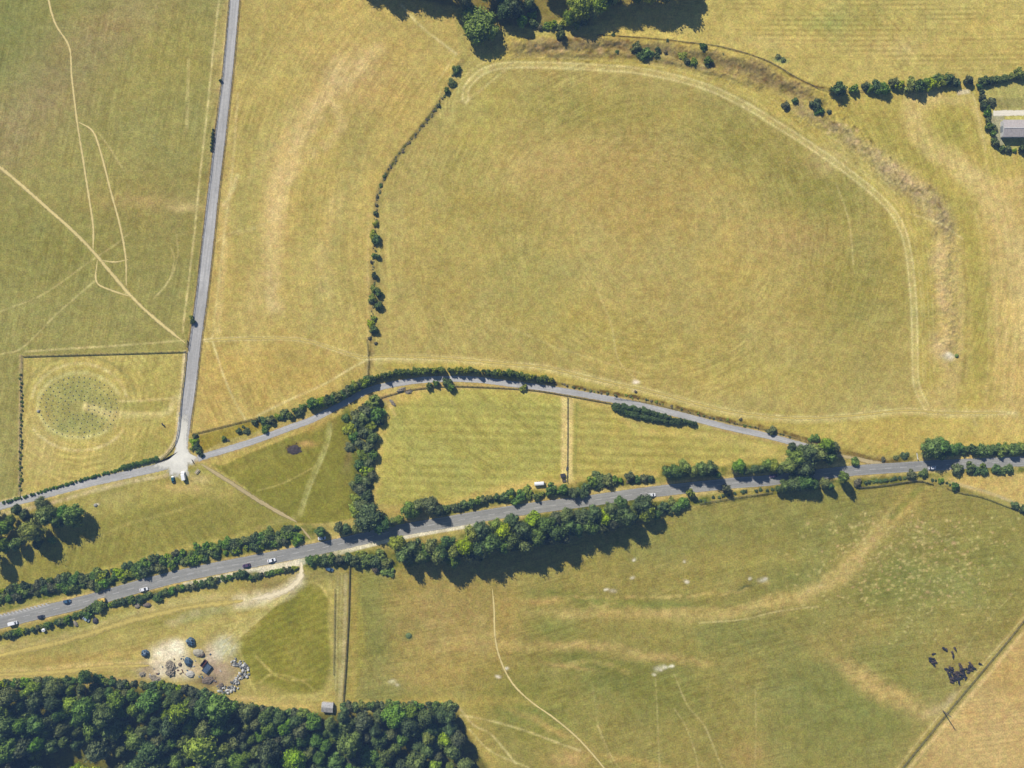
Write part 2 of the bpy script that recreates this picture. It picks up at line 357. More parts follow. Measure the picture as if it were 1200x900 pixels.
# south of the west lane
poly([(-70,612),(0,600),(100,575),(200,552),(240,545),(345,612),(350,622),(200,654),(100,685),(0,705),(-70,720)], (160,150,78), 1, 2.5)
poly([(60,630),(150,600),(300,570),(345,612),(340,620),(200,648),(60,690),(-70,720),(-70,690),(20,670)], (143,136,70), .85, 12)
stroke([(90,640),(150,614),(210,598),(285,572)], 2, (176,162,90), .5, 3)
blob(130,585,60,12,(172,158,90),.6,-15); stroke([(-60,720),(0,703),(60,684),(120,670),(200,648),(300,624)], 6, (184,168,90), .6, 5, .4)
blob(215,572,26,7,(190,164,98),.8); blob(232,560,14,6,(204,180,116),.8); blob(270,575,20,10,(170,152,84),.5)
stroke([(-60,620),(0,603),(50,592),(100,578),(150,565),(195,557)], 3.5, (208,186,134), .75, 3)
# between lane E and main road, west part
poly([(243,540),(300,523),(370,497),(403,480),(412,500),(418,560),(425,605),(380,614),(348,613)], (134,129,62), 1, 2.5)
poly([(236,541),(300,523),(370,497),(405,478),(440,458),(460,455),(440,470),(400,486),(370,502),(310,524),(262,545)], (200,174,94), .85, 3)
blob(300,540,40,12,(150,142,72),.5,-15); blob(370,500,24,8,(172,146,78),.6,-20)
blob(345,527,8,5,(88,66,52),.95,0,2.2,.6); blob(362,523,9,3.5,(186,150,92),.8)
for i in range(14): blob(345+rng.normal()*5, 527+rng.normal()*3, 1.5, 1, [(60,46,40),(128,100,80)][i%2], .8)
stroke([(386,498),(384,515),(375,540),(362,570),(352,602)], 5.5, (166,160,92), .8, 2.5)
stroke([(388,498),(386,516),(377,541),(364,571),(354,600)], 1.2, (184,176,110), .5, 1)
stroke([(301,575),(330,567),(360,552),(370,546)], 1.3, (178,164,92), .6, 1.2)
stroke([(250,545),(262,556),(275,560)], 2, (168,158,80), .6, 2); stroke([(300,620),(330,610),(345,607)], 4, (172,158,96), .5, 3)
poly([(228,512),(295,493),(330,490),(352,484),(300,506),(262,517),(236,530)], (150,134,60), .9, 3)
stroke([(225,509),(262,500),(300,490)], 1, (120,104,60), .6, .8)
blob(410,500,8,50,(112,120,62),.7,-6); blob(407,535,5,20,(140,122,80),.6)
# paddocks
PAD1 = [(447,470),(480,458),(560,456),(620,458),(663,465),(663,555),(655,566),(600,576),(540,590),(480,592),(440,590),(433,580),(438,520)]
PAD2 = [(667,466),(712,474),(740,494),(790,502),(820,500),(905,520),(930,524),(900,545),(830,548),(720,562),(670,562)]
poly(PAD1, (178,166,84), 1, 3); poly(PAD2, (176,162,84), 1, 3)
stroke([(655,575),(620,570),(560,582),(500,596),(450,598),(437,585),(442,530),(455,475),(490,463)], 8, (202,172,94), .65, 6)
poly([(463,478),(490,470),(655,472),(655,550),(560,575),(470,590),(450,580),(455,520)], (170,162,84), .85, 8)
m_ = box(455,462,925,592); X=GX[m_]; Y=GY[m_]; stp = np.sin((Y-.03*(X-455))*.62)*sstep(fbm(X,Y*4,60,3,1),.3,.6)
wn2 = ((X<658)&(X>462)&(Y>472)&(Y<588-(X-455)*.07)) | ((X>674)&(Y>474+(X-674)*.17)&(Y<556-(X-674)*.02))
C[m_] *= (1+.10*stp*wn2)[..., None]
stroke([(664.5,466),(664.5,510),(664,562)], 12, (218,194,122), 1, 3, .15)
blob(640,572,44,9,(212,182,104),.9,0,1.5); blob(600,578,30,6,(206,176,96),.7); blob(720,562,60,5,(204,176,96),.7,-3); stroke([(745,560),(830,545),(905,528)], 6, (204,176,96), .6, 5)
stroke([(672,470),(715,480),(750,502),(800,508),(860,516),(905,528)], 5, (204,180,100), .6, 5)
stroke([(676,474),(674,555)], 3, (150,146,78), .7, 2); stroke([(457,480),(448,530),(446,575)], 3, (186,168,88), .5, 3)
stroke([(440,468),(480,458),(560,452),(640,460),(715,473)], 5, (204,172,100), .6, 3); blob(448,470,14,10,(196,164,100),.7)
stroke([(448,470),(458,476),(463,486)], 3, (206,178,112), .6, 2)
# big field south
SF = [(405,668),(500,655),(560,650),(700,625),(800,598),(900,578),(1080,562),(1130,572),(1210,605),(1270,640),(1270,650),(1200,722),(1062,905),(1010,980),(590,980),(570,895),(545,850),(535,827),(405,822)]
poly(SF, (152,140,76), 1, 2.5)
for (x,y,rx,ry,an,c,a) in [(830,620,90,26,-10,(138,134,74),.7),(960,610,60,40,-20,(136,134,74),.7),(740,640,60,20,0,(144,138,76),.6),(700,707,70,8,8,(124,132,66),.8),(780,712,50,7,-3,(126,134,68),.7),
    (650,735,26,20,0,(136,138,72),.7),(680,770,26,8,0,(120,126,64),.7),(720,790,60,30,10,(124,128,68),.7),(780,810,60,40,0,(130,130,68),.6),(860,740,60,30,-10,(132,134,74),.6),
    (620,830,60,40,20,(128,132,66),.6),(440,740,18,80,-8,(132,136,74),.75),(450,800,40,30,0,(136,138,80),.6),(1010,820,80,60,0,(130,134,72),.7),(950,790,50,60,0,(132,134,74),.6),
    (1080,690,90,50,-20,(134,136,74),.6),(1160,650,50,60,30,(138,138,74),.5),(930,680,40,26,-30,(134,136,74),.5),(1100,790,60,50,0,(138,138,74),.6),(960,870,60,40,0,(136,134,72),.5),(440,700,16,40,0,(136,138,74),.6),(1040,690,26,40,30,(128,134,72),.6)]:
    blob(x,y,rx,ry,c,a,an)
for (x,y,rx,ry,an,c,a) in [(520,720,70,50,0,(168,144,84),.7),(540,755,50,14,0,(180,156,92),.7),(500,790,60,20,0,(172,148,84),.6),(640,706,30,5,0,(182,152,86),.7),(700,720,70,5,2,(180,158,92),.75),
    (790,718,70,5,-6,(184,160,94),.75),(880,712,60,6,-12,(184,162,94),.75),(960,690,60,9,-28,(188,164,98),.8),(1010,650,40,8,-48,(188,164,98),.8),(1055,600,36,10,-42,(188,162,92),.7),
    (680,757,60,5,5,(174,150,90),.7),(770,772,60,5,3,(172,148,88),.7),(665,782,30,3,8,(174,150,90),.7),(1035,808,70,12,32,(186,156,94),.8),(960,610,20,8,0,(160,148,84),.4),
    (670,890,24,14,0,(190,158,94),.8),(640,850,50,4,24,(182,156,88),.6),(740,890,60,4,10,(180,154,84),.6),(875,885,26,20,0,(172,146,84),.6),(560,870,20,50,-30,(178,158,84),.7),
    (590,720,18,50,0,(176,150,84),.5),(1120,770,50,40,0,(166,148,84),.5),(1000,740,60,20,-20,(166,146,82),.5),(820,660,90,8,-4,(162,148,82),.5),(700,680,60,6,4,(164,150,82),.5),(1180,700,30,20,0,(154,144,76),.4),(880,660,60,10,-10,(156,148,78),.5)]:
    blob(x,y,rx,ry,c,a,an)
for pts, w, a in (([(640,703),(680,700),(730,702),(790,699),(870,690),(905,684)],3,.5),([(660,722),(700,712),(760,720),(830,722),(890,712),(950,690),(1000,655),(1050,600)],9,.5),([(560,725),(585,752),(630,760),(690,755),(760,770),(830,775)],8,.4),([(650,790),(690,775),(740,790)],5,.3),([(1000,785),(1045,815),(1095,832)],16,.6)):
    stroke(pts, w, (190,166,98), a, w*.8, .8, .8)
stroke([(1045,605),(1060,590),(1078,572)], 7, (130,132,66), .7, 4)
poly([(410,690),(418,668),(428,760),(416,822),(408,822)], (160,150,74), .7, 4)
stroke([(414,680),(413,810)], 6, (176,152,84), .5, 5)
blob(560,822,80,6,(176,156,80),.6); stroke([(410,824),(530,824)], 5, (186,162,84), .6, 4)
# pale tufts
for i in range(900):
    x = 1060 + rng.normal()*62; y = 650 + rng.normal()*46
    if 600 < y < 760 and x > 900: blob(x, y, rng.uniform(.9,2.1), rng.uniform(.8,1.5), (196,180,112) if rng.random()<.75 else (206,172,118), rng.uniform(.3,.8), brk=.2)
for (x,y,r,a) in [(779,784,3.5,.6),(786,783,2.8,.9),(770,785,6,.35),(765,791,2.4,.5),(774,787,2,.5),(713,692,3,.9),(720,694,4,.4),(802,681,3,.85),(882,678,2.5,.9),(900,679,2.5,.8),(897,681,6,.4),(802,656,2,.6),(592,783,2.5,.8),(584,793,3,.7),(744,677,3,.6),(744,654,2,.7),(745,448,4,.8),(744,459,3,.7),(465,803,2.5,.7),(460,800,4,.3),(113,592,2,.9),(1113,417,6,.7),(1110,420,8,.4),(1168,540,3,.3),(148,342,2.2,.5)]:
    blob(x,y,r,r*.55 if r>4 else r*.7,(226,214,186),a,0,1.3,.3)
blob(877,687,12,2.2,(104,108,70),.9,-6); blob(479,745,4,4,(92,112,70),.9); blob(465,805,9,6,(156,150,92),.4)
for pts in ([(1005,572),(1060,566),(1110,571)],[(830,592),(900,580)]): stroke(pts, 2.2, (100,98,60), .7, 1.5, .6)
# pasture strip east of the fence + brown corner field
poly([(1130,572),(1200,592),(1270,610),(1270,545),(1100,556)], (198,170,96), 1, 3)
poly([(1270,650),(1200,740),(1068,905),(1010,980),(1270,980)], (192,162,98), 1, 2.5)
blob(1170,850,60,40,(198,166,104),.5); blob(1120,880,30,26,(182,158,96),.4); blob(1180,790,30,30,(188,158,90),.4); blob(1150,880,60,18,(202,172,106),.4)
stroke([(1270,640),(1196,728),(1110,828),(1048,905),(1000,965)], 5, (176,156,88), .8, 3)
stroke([(1270,645),(1200,731),(1115,830),(1054,905),(1006,968)], 2, (132,124,64), .9, 1.5, .5)
stroke([(1270,641),(1197,727),(1111,826),(1048,905)], 1, (204,186,122), .7, 1)
stroke([(1270,655),(1203,737),(1120,836),(1062,905),(1014,970)], 3.5, (216,184,118), .9, 2)
stroke([(1188,695),(1150,735),(1128,765)], 1, (186,172,104), .5, 1)
blob(1093,832,14,6,(204,178,116),.7,-40); blob(1110,820,14,4,(180,164,120),.7,-50)
# south-west plot
poly([(-70,765),(0,748),(100,722),(200,697),(300,675),(345,664),(402,662),(400,822),(360,835),(275,822),(150,795),(-70,800)], (172,156,86), 1, 3)
poly([(292,744),(310,715),(345,690),(358,684),(380,692),(392,706),(390,780),(378,808),(345,815),(300,800),(275,775),(283,752)], (136,132,58), .92, 15, 1.1)
blob(350,770,14,30,(158,146,70),.5); blob(340,720,14,22,(128,128,58),.5); blob(365,740,10,14,(150,138,64),.4)
m_ = box(275,680,395,820); X=GX[m_]; Y=GY[m_]; stp=np.sin(((X-330)*.35+(Y-760)*.7)+3*fbm(X,Y,30,2,1)*2)*.06*((X>278)&(Y>690)&(X<390)&(Y<812))
C[m_] *= (1+stp*2*fbm(X,Y,14,2,3)+.22*(fbm(X,Y,9,3,5)-.5)*((X>278)&(Y>690)&(X<392)&(Y<815)))[..., None]
for (a_,b_,w,aa) in [([(270,735),(310,705),(345,685),(372,684),(388,705)],2,2,.7),([(262,745),(305,712),(340,690)],0,2,.7),([(275,725),(300,712),(330,695)],0,2,.5),([(300,770),(330,795),(365,796)],0,1.5,.6),([(305,800),(320,790),(350,796),(368,808)],0,1.5,.6),([(250,760),(290,720),(330,702)],0,1.5,.5),([(280,760),(290,790),(300,812)],0,3,.5)]:
    stroke(a_, w, (204,184,104), aa, 2, .5)
stroke([(390,668),(388,700),(391,780),(380,812),(330,820)], 7, (182,166,94), .7, 4)
poly([(393,672),(408,672),(402,825),(394,825),(390,780)], (156,146,88), .8, 3)
stroke([(405,675),(404,740),(399,820)], 3.5, (188,174,122), .7, 2, .3)
for x in (394,398): stroke([(x+2,672),(x+1,720),(x-1,815)], 1, (190,178,120), .45, 1)
stroke([(410,665),(408.5,720),(405,780),(402,822)], 1.2, (96,88,62), .75, .8, .3, 0)
blob(120,728,80,9,(138,138,66),.75,-14); blob(240,720,50,10,(132,134,64),.75,-8); blob(70,750,70,8,(150,142,72),.6,-14)
blob(100,770,110,8,(178,152,84),.6,-4); blob(310,688,30,10,(150,134,84),.7,-14); blob(378,676,20,8,(132,126,76),.6)
stroke([(-60,778),(0,763),(80,745),(150,722),(220,705),(290,698),(330,695)], 9, (200,180,114), .6, 6, .4)
stroke([(-60,795),(40,788),(100,782),(160,780),(200,778)], 8, (212,184,114), .75, 5, .4)
stroke([(200,778),(215,745),(240,730),(280,718)], 9, (196,176,104), .5, 6)
for (x,y,rx,ry,c,a) in [(192,768,18,13,(232,218,184),1),(205,762,14,12,(234,220,188),1),(185,785,16,10,(220,202,170),.9),(210,785,20,12,(214,198,166),.9),(250,770,16,16,(196,176,150),.7),
    (265,760,14,14,(196,192,158),.8),(255,790,18,14,(166,142,118),.8),(240,798,16,8,(120,102,84),.7),(170,788,12,8,(176,156,124),.7),(230,785,14,8,(196,172,130),.7),(268,790,16,16,(176,152,122),.6),(280,820,30,4,(200,172,108),.7),(120,798,50,4,(168,142,96),.6)]:
    blob(x,y,rx,ry,c,a,0,1.4,.4)
stroke([(350,681),(330,696),(300,703),(280,706)], 10, (228,212,172), .7, 9, .3); stroke([(285,705),(262,710),(225,720),(200,730)], 6, (212,194,142), .45, 9, .5)
for k_ in range(7): stroke([(345-k_,684+k_*2),(322-k_*2,703+k_*3),(295-k_*3,722+k_*5),(262,735+k_*7)], 1.3, (200,184,112), .55, 1.3, .4)
blob(330,828,60,5,(196,172,98),.7); blob(385,830,14,5,(150,138,80),.6)
# woodland floor
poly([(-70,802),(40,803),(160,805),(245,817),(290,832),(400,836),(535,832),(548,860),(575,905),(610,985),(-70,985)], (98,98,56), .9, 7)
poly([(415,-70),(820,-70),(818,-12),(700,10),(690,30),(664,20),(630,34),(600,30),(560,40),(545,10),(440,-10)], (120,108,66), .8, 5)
# verges, shoulders, worn roadside
stroke(MAIN, 19, (196,170,104), .85, 2); stroke([(217,687),(260,678),(300,669),(345,660.5),(400,646),(450,633),(510,621),(560,613)], 7.5, (226,214,184), 1, 1.5, .1)
stroke([(345,659),(400,646.5),(450,634)], 4, (222,210,176), .7, 1.5, .2)
stroke(LANE_W, 12, (200,178,112), .8, 2); stroke(LANE_E, 11, (186,160,98), .8, 2); stroke(LANE_N, 16, (190,162,98), .85, 2)
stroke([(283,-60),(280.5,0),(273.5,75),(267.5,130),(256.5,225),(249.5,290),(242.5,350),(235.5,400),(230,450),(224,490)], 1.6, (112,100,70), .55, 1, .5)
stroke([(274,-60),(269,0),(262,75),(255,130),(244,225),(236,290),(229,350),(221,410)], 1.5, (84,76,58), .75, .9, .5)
stroke([(217,412),(213.5,450),(209.5,480),(206,512),(196,530),(180,541),(150,549)], 3.5, (216,196,144), .8, 1.5)
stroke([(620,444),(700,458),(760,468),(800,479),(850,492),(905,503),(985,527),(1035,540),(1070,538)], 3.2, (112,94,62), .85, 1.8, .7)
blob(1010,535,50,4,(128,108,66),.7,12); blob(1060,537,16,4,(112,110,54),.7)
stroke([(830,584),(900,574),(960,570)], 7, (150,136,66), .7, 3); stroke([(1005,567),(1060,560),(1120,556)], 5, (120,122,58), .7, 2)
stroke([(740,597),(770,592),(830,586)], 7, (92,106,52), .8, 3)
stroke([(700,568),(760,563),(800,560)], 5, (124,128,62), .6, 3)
stroke([(1115,565),(1160,578),(1210,598)], 2.5, (196,178,130), .7, 1.5)
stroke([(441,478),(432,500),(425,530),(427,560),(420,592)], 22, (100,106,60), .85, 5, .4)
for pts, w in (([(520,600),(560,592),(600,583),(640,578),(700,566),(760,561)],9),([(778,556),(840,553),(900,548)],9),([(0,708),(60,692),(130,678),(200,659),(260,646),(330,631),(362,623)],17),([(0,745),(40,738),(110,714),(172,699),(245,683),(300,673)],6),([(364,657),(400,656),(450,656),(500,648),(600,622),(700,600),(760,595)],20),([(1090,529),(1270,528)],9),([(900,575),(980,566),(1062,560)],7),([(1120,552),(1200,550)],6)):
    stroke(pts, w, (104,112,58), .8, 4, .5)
# old line between the pastures
stroke([(541,72),(522,108),(500,142),(470,178),(447,215),(440,250)], 5, (148,132,86), .85, 3, .5); stroke([(515,120),(500,141),(470,177),(449,212)], 2.6, (92,96,62), .75, 1.6, .8)
stroke([(440,250),(437,330),(436,400),(430,440)], 7, (152,134,84), .75, 3, .6); stroke([(432,250),(431,330),(431,390),(430,445)], 1.5, (206,180,118), .4, 1.5)
stroke([(434,395),(432,445)], 1.3, (100,90,60), .7, 1, .6); stroke([(455,235),(456,330),(457,415)], 2.5, (192,176,96), .6, 2.5)
for k in range(5): stroke([(534-2*k*2.2,150-k*3),(530-k*4,125-k*3),(540-k*3,104-k*4),(560,88-2*k)], 1.1, (206,190,110), .5, 1, .5)
RT = [(545,118),(548,100),(570,82),(610,76),(700,79),(760,85),(820,99),(860,116),(900,139),(950,171),(1000,206),(1040,241),(1060,276),(1069,330),(1072,400),(1074,450),(1085,476)]
stroke(RT, 7, (198,180,110), .6, 4, .2); RP = smooth_line(RT, 6); TT = np.gradient(RP, axis=0); TT /= np.linalg.norm(TT, axis=1)[:,None]; RN = np.stack([-TT[:,1], TT[:,0]], 1)
for o_ in (-3.2, 3.2): stroke(RP+RN*o_, 1.3, (216,198,130), .8, 1.2, .3, raw=True)
stroke(RP-RN*9, 1.2, (206,188,118), .4, 1.4, .6, raw=True)
for o_ in (12, 17, 22): stroke((RP-RN*o_)[40:], 1, (204,186,116), .35, 1.2, .6, raw=True)
stroke([(440,421),(520,421),(600,428),(640,432),(700,446),(760,459),(850,482),(930,491),(1000,488),(1060,482),(1110,485),(1190,485)], 7, (206,186,116), .75, 4, .3)
stroke([(440,420),(520,420),(600,427),(640,431),(700,445),(760,458),(850,481),(930,490),(1000,487),(1060,481),(1110,484),(1190,484)], 2.6, (220,202,138), .85, 2, .25)
stroke([(240,399),(280,397),(340,397),(370,402),(400,412),(425,419),(445,420)], 3, (220,200,138), .85, 2, .2)
# thin animal and vehicle tracks
T_ = (216,196,130)
for pts, w, a in [
  ([(455,455-0),(400,430),(360,425)],1,0),([(300,488),(340,468),(380,450),(425,424),(450,418)],2,.7),([(248,396),(262,440),(275,470),(288,492)],1.8,.75),
  ([(0,780),(0,781)],1,0),([(257,0),(250,60),(243,130),(236,190),(229,260),(221,330),(214,390)],1.6,.75),([(268,0),(262,60),(256,125)],1.2,.6),
  ([(279,110),(272,200),(261,290),(252,370),(249,396)],2,.5),([(200,290),(204,305),(197,330),(180,350)],1,.5),([(207,275),(208,300),(200,325),(185,345)],1,.5),
  ([(0,365),(50,345),(100,310),(130,290),(150,275)],1.2,.35),([(0,415),(20,411),(35,400),(70,365),(110,330)],1.2,.5),([(30,412),(90,408),(150,404),(215,399)],1.6,.6),
  ([(220,70),(218,150)],.9,.4),([(222,70),(220,150)],.9,.4),([(115,155),(130,175),(145,200)],1.2,.45),([(470,5),(490,28),(515,48),(535,63)],2.2,.7),([(535,62),(520,85),(510,100)],1.2,.4),
  ([(755,100),(700,60)],1,0),([(695,805),(703,860),(720,900)],1,.15),([(768,795),(771,850),(773,900)],.8,.3),([(790,790),(805,825),(825,850),(838,880),(848,905)],1.2,.45),
  ([(790,830),(803,850),(814,880),(818,900)],1,.3),([(885,810),(886,850),(884,905)],1.0,.25),([(745,755),(690,735)],1,0),([(700,850),(716,885),(730,905)],1.1,.35),
  ([(820,730),(870,726),(910,717),(955,711)],1.1,.6),([(645,700),(700,705),(770,714)],1,.0),([(535,825),(555,850),(575,860),(605,895)],1.8,.6),([(550,855),(575,880),(620,900)],1.3,.6),([(540,838),(580,846),(620,858),(680,880)],2,.5),
  ([(600,385),(660,410),(760,440)],1,.3),([(700,340),(716,380),(724,420),(745,445)],1.1,.4),([(1065,250),(1100,262),(1128,280)],1.2,.5),([(980,215),(995,260),(1000,310)],1,.4),
  ([(600,75),(570,100),(545,120)],2,.45),([(610,78),(700,80),(790,92)],1,.5),([(975,215),(960,190),(900,150)],1,0),([(1168,150),(1160,130),(1150,100)],1,0),
  ([(1130,475),(1145,500)],2,.3),([(1140,110),(1150,150),(1155,175)],1.6,.5),([(600,470),(640,470)],1,0),([(250,290),(255,282),(300,268)],1,.4),([(262,240),(272,225),(278,205)],4,.5)]:
    if a > 0: stroke(pts, w, T_, a, 1.3, .45)
# patch scale and tuft scale variation of the sward everywhere
n1 = fbm(GX, GY, 55, 4, 2)-.5; n2 = fbm(GX, GY, 12, 4, 6, .65)-.5; n3 = fbm(GX*1.0, GY*1.0, 3.2, 2, 0)-.5; n4 = fbm(GX+.4*GY, GY, 26, 3, 5, .6)-.5
C *= (1 + .18*n1 + .24*n2 + .38*n3 + .12*n4)[..., None]
lum_ = C @ np.array([.3,.55,.15]); C += .085*(lum_[..., None]-C)
hue = fbm(GX, GY, 26, 4, 4)-.5; hu2 = fbm(GX, GY, 4, 2, 7)-.5
C[..., 0] *= 1+.10*hue+.06*hu2; C[..., 2] *= 1-.10*hue
# mowing and grazing streaks: concentric round the henge, along the slope in the lower field
rr = np.hypot((GX-760)/1.05, (GY-275)); th = np.arctan2(GY-275, GX-760)
def aniso(u, v, su, sv, k): return fbm(u*(sv/su), v, sv, 3, k, .6)-.5
st1 = aniso(th*300+GX*.15, rr, 40, 1.7, 1); st2 = aniso(GX-.3*GY, GY+.22*GX+12*np.sin(GX/120), 40, 1.7, 3); st3 = aniso(GY, GX+.2*GY, 50, 1.6, 5)
south = sstep(GY-(735-.17*GX), 0, 12); west = sstep(262-.12*GY-GX, 0, 8)*(1-south)
stt = st2*south + st3*west + st1*(1-south-west)
C *= (1 + .30*stt*(.4+1.2*sstep(fbm(GX, GY, 50, 3, 6), .35, .65)))[..., None]
C *= np.array([1.0, 1.03, 1.05])
C = np.clip((C - AIR) / KL, .008, .8)

gm = bpy.data.meshes.new('ground')
co = np.empty((NY*NX, 3), np.float32)
co[:, 0] = ((GX-600)*S).ravel(); co[:, 1] = ((450-GY)*S).ravel(); ZZ = np.zeros((NY, NX))
for pts, hh, ww in (([(600,50),(660,50),(720,47),(780,52),(840,62),(890,78),(930,98),(960,118)], 1.5, 7), ([(640,64),(720,62),(780,70),(840,84),(890,100)], .9, 4),
                    ([(930,122),(990,150),(1040,192),(1080,225),(1102,262),(1110,330),(1108,400)], 1.0, 9), ([(600,40),(600,66)], .4, 6)):
    P = smooth_line(pts, 6); b_ = box(P[:,0].min()-40, P[:,1].min()-40, P[:,0].max()+40, P[:,1].max()+40); D = dist_line(P, WX[b_], WY[b_])
    m2 = np.exp(-(D/ww)**2); ZZ[b_] = np.maximum(ZZ[b_], m2*hh*(.55+.9*fbm(GX[b_], GY[b_], 9, 3, 3))); ZZ[b_] += np.exp(-(D/(ww*2.2))**2)*.55*np.clip(fbm(GX[b_], GY[b_], 2.6, 2, 1)-.5, 0, 1)*2
ZZ *= sstep(np.hypot(GX-560, GY-30), 30, 60)
co[:, 2] = ZZ.ravel()
idx = np.arange(NY*NX).reshape(NY, NX)
q = np.stack([idx[1:, :-1], idx[1:, 1:], idx[:-1, 1:], idx[:-1, :-1]], -1).reshape(-1)
nf = len(q)//4
gm.vertices.add(NY*NX); gm.vertices.foreach_set('co', co.ravel())
gm.loops.add(len(q)); gm.loops.foreach_set('vertex_index', q.astype(np.int32))
gm.polygons.add(nf); gm.polygons.foreach_set('loop_start', (np.arange(nf)*4).astype(np.int32))
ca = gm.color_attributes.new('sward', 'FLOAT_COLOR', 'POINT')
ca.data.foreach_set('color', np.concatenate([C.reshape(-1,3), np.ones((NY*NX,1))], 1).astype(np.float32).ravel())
gm.update()
g = bpy.data.materials.new('dry_grassland'); g.use_nodes = True; nt = g.node_tree; N = nt.nodes; L = nt.links
b = N['Principled BSDF']; b.inputs['Roughness'].default_value = .95; b.inputs['Specular IOR Level'].default_value = .1
at = N.new('ShaderNodeAttribute'); at.attribute_name = 'sward'
tc = N.new('ShaderNodeTexCoord')
def nzz(s, d=3, r=.6):
    n = N.new('ShaderNodeTexNoise'); n.inputs['Scale'].default_value = s; n.inputs['Detail'].default_value = d; n.inputs['Roughness'].default_value = r
    L.new(tc.outputs['Object'], n.inputs['Vector']); return n
def mr(src, a, b_, c, d):
    r = N.new('ShaderNodeMapRange'); r.inputs[1].default_value = a; r.inputs[2].default_value = b_; r.inputs[3].default_value = c; r.inputs[4].default_value = d
    L.new(src, r.inputs[0]); return r.outputs[0]
fA = mr(nzz(1.1, 2, .6).outputs[0], .25, .75, .66, 1.34); fB = mr(nzz(.16, 3).outputs[0], .3, .7, .9, 1.1)
mm = N.new('ShaderNodeMath'); mm.operation = 'MULTIPLY'; L.new(fA, mm.inputs[0]); L.new(fB, mm.inputs[1])
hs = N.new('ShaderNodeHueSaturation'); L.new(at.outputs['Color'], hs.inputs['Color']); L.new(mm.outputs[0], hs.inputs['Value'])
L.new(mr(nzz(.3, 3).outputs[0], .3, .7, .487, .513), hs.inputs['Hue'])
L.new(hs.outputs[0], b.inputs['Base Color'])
bp = N.new('ShaderNodeBump'); bp.inputs['Strength'].default_value = .35; bp.inputs['Distance'].default_value = .25
L.new(nzz(.9, 4, .7).outputs[0], bp.inputs['Height']); L.new(bp.outputs[0], b.inputs['Normal'])
gm.materials.append(g)
ground = struct(link('ground', gm))

# ================================================================== ROADS, TRACKS, PATHS
def strip(name, pts, w, material, z, wend=None, jitter=0.0, smooth=True):
    P = smooth_line(pts, 4) if smooth else np.array(pts, float); n = len(P)
    T = np.gradient(P, axis=0); T /= np.linalg.norm(T, axis=1)[:, None]; Nn = np.stack([-T[:,1], T[:,0]], 1)
    vs = []; fs = []; us = []; K = 5; ln = 0
    for i in range(n):
        ww = w if wend is None else w + (wend-w)*i/(n-1)
        if 'path' in name or 'track' in name: ww *= min(1, .25+i*.16, .25+(n-1-i)*.16)*(1+.28*mnoise.noise(Vector((P[i][0]*.09, P[i][1]*.09, 3))))
        if i: ln += np.linalg.norm(P[i]-P[i-1])
        for k in range(K):
            t = k/(K-1)*2-1; jj = random.uniform(-jitter, jitter) if abs(t) == 1 else 0
            p = P[i] + Nn[i]*(t*ww/2+jj); v = PX(p[0], p[1], 0); vs.append((v.x, v.y, z)); us.append((t, ln*S))
    for i in range(n-1):
        for k in range(K-1):
            a = i*K+k; fs.append((a, a+1, a+K+1, a+K))
    me = mesh_from(name, vs, fs, [material]); uv = me.uv_layers.new(name='UVMap')
    for lp in me.loops: uv.data[lp.index].uv = us[lp.vertex_index]
    if me.polygons[0].normal.z < 0: me.flip_normals()
    return me
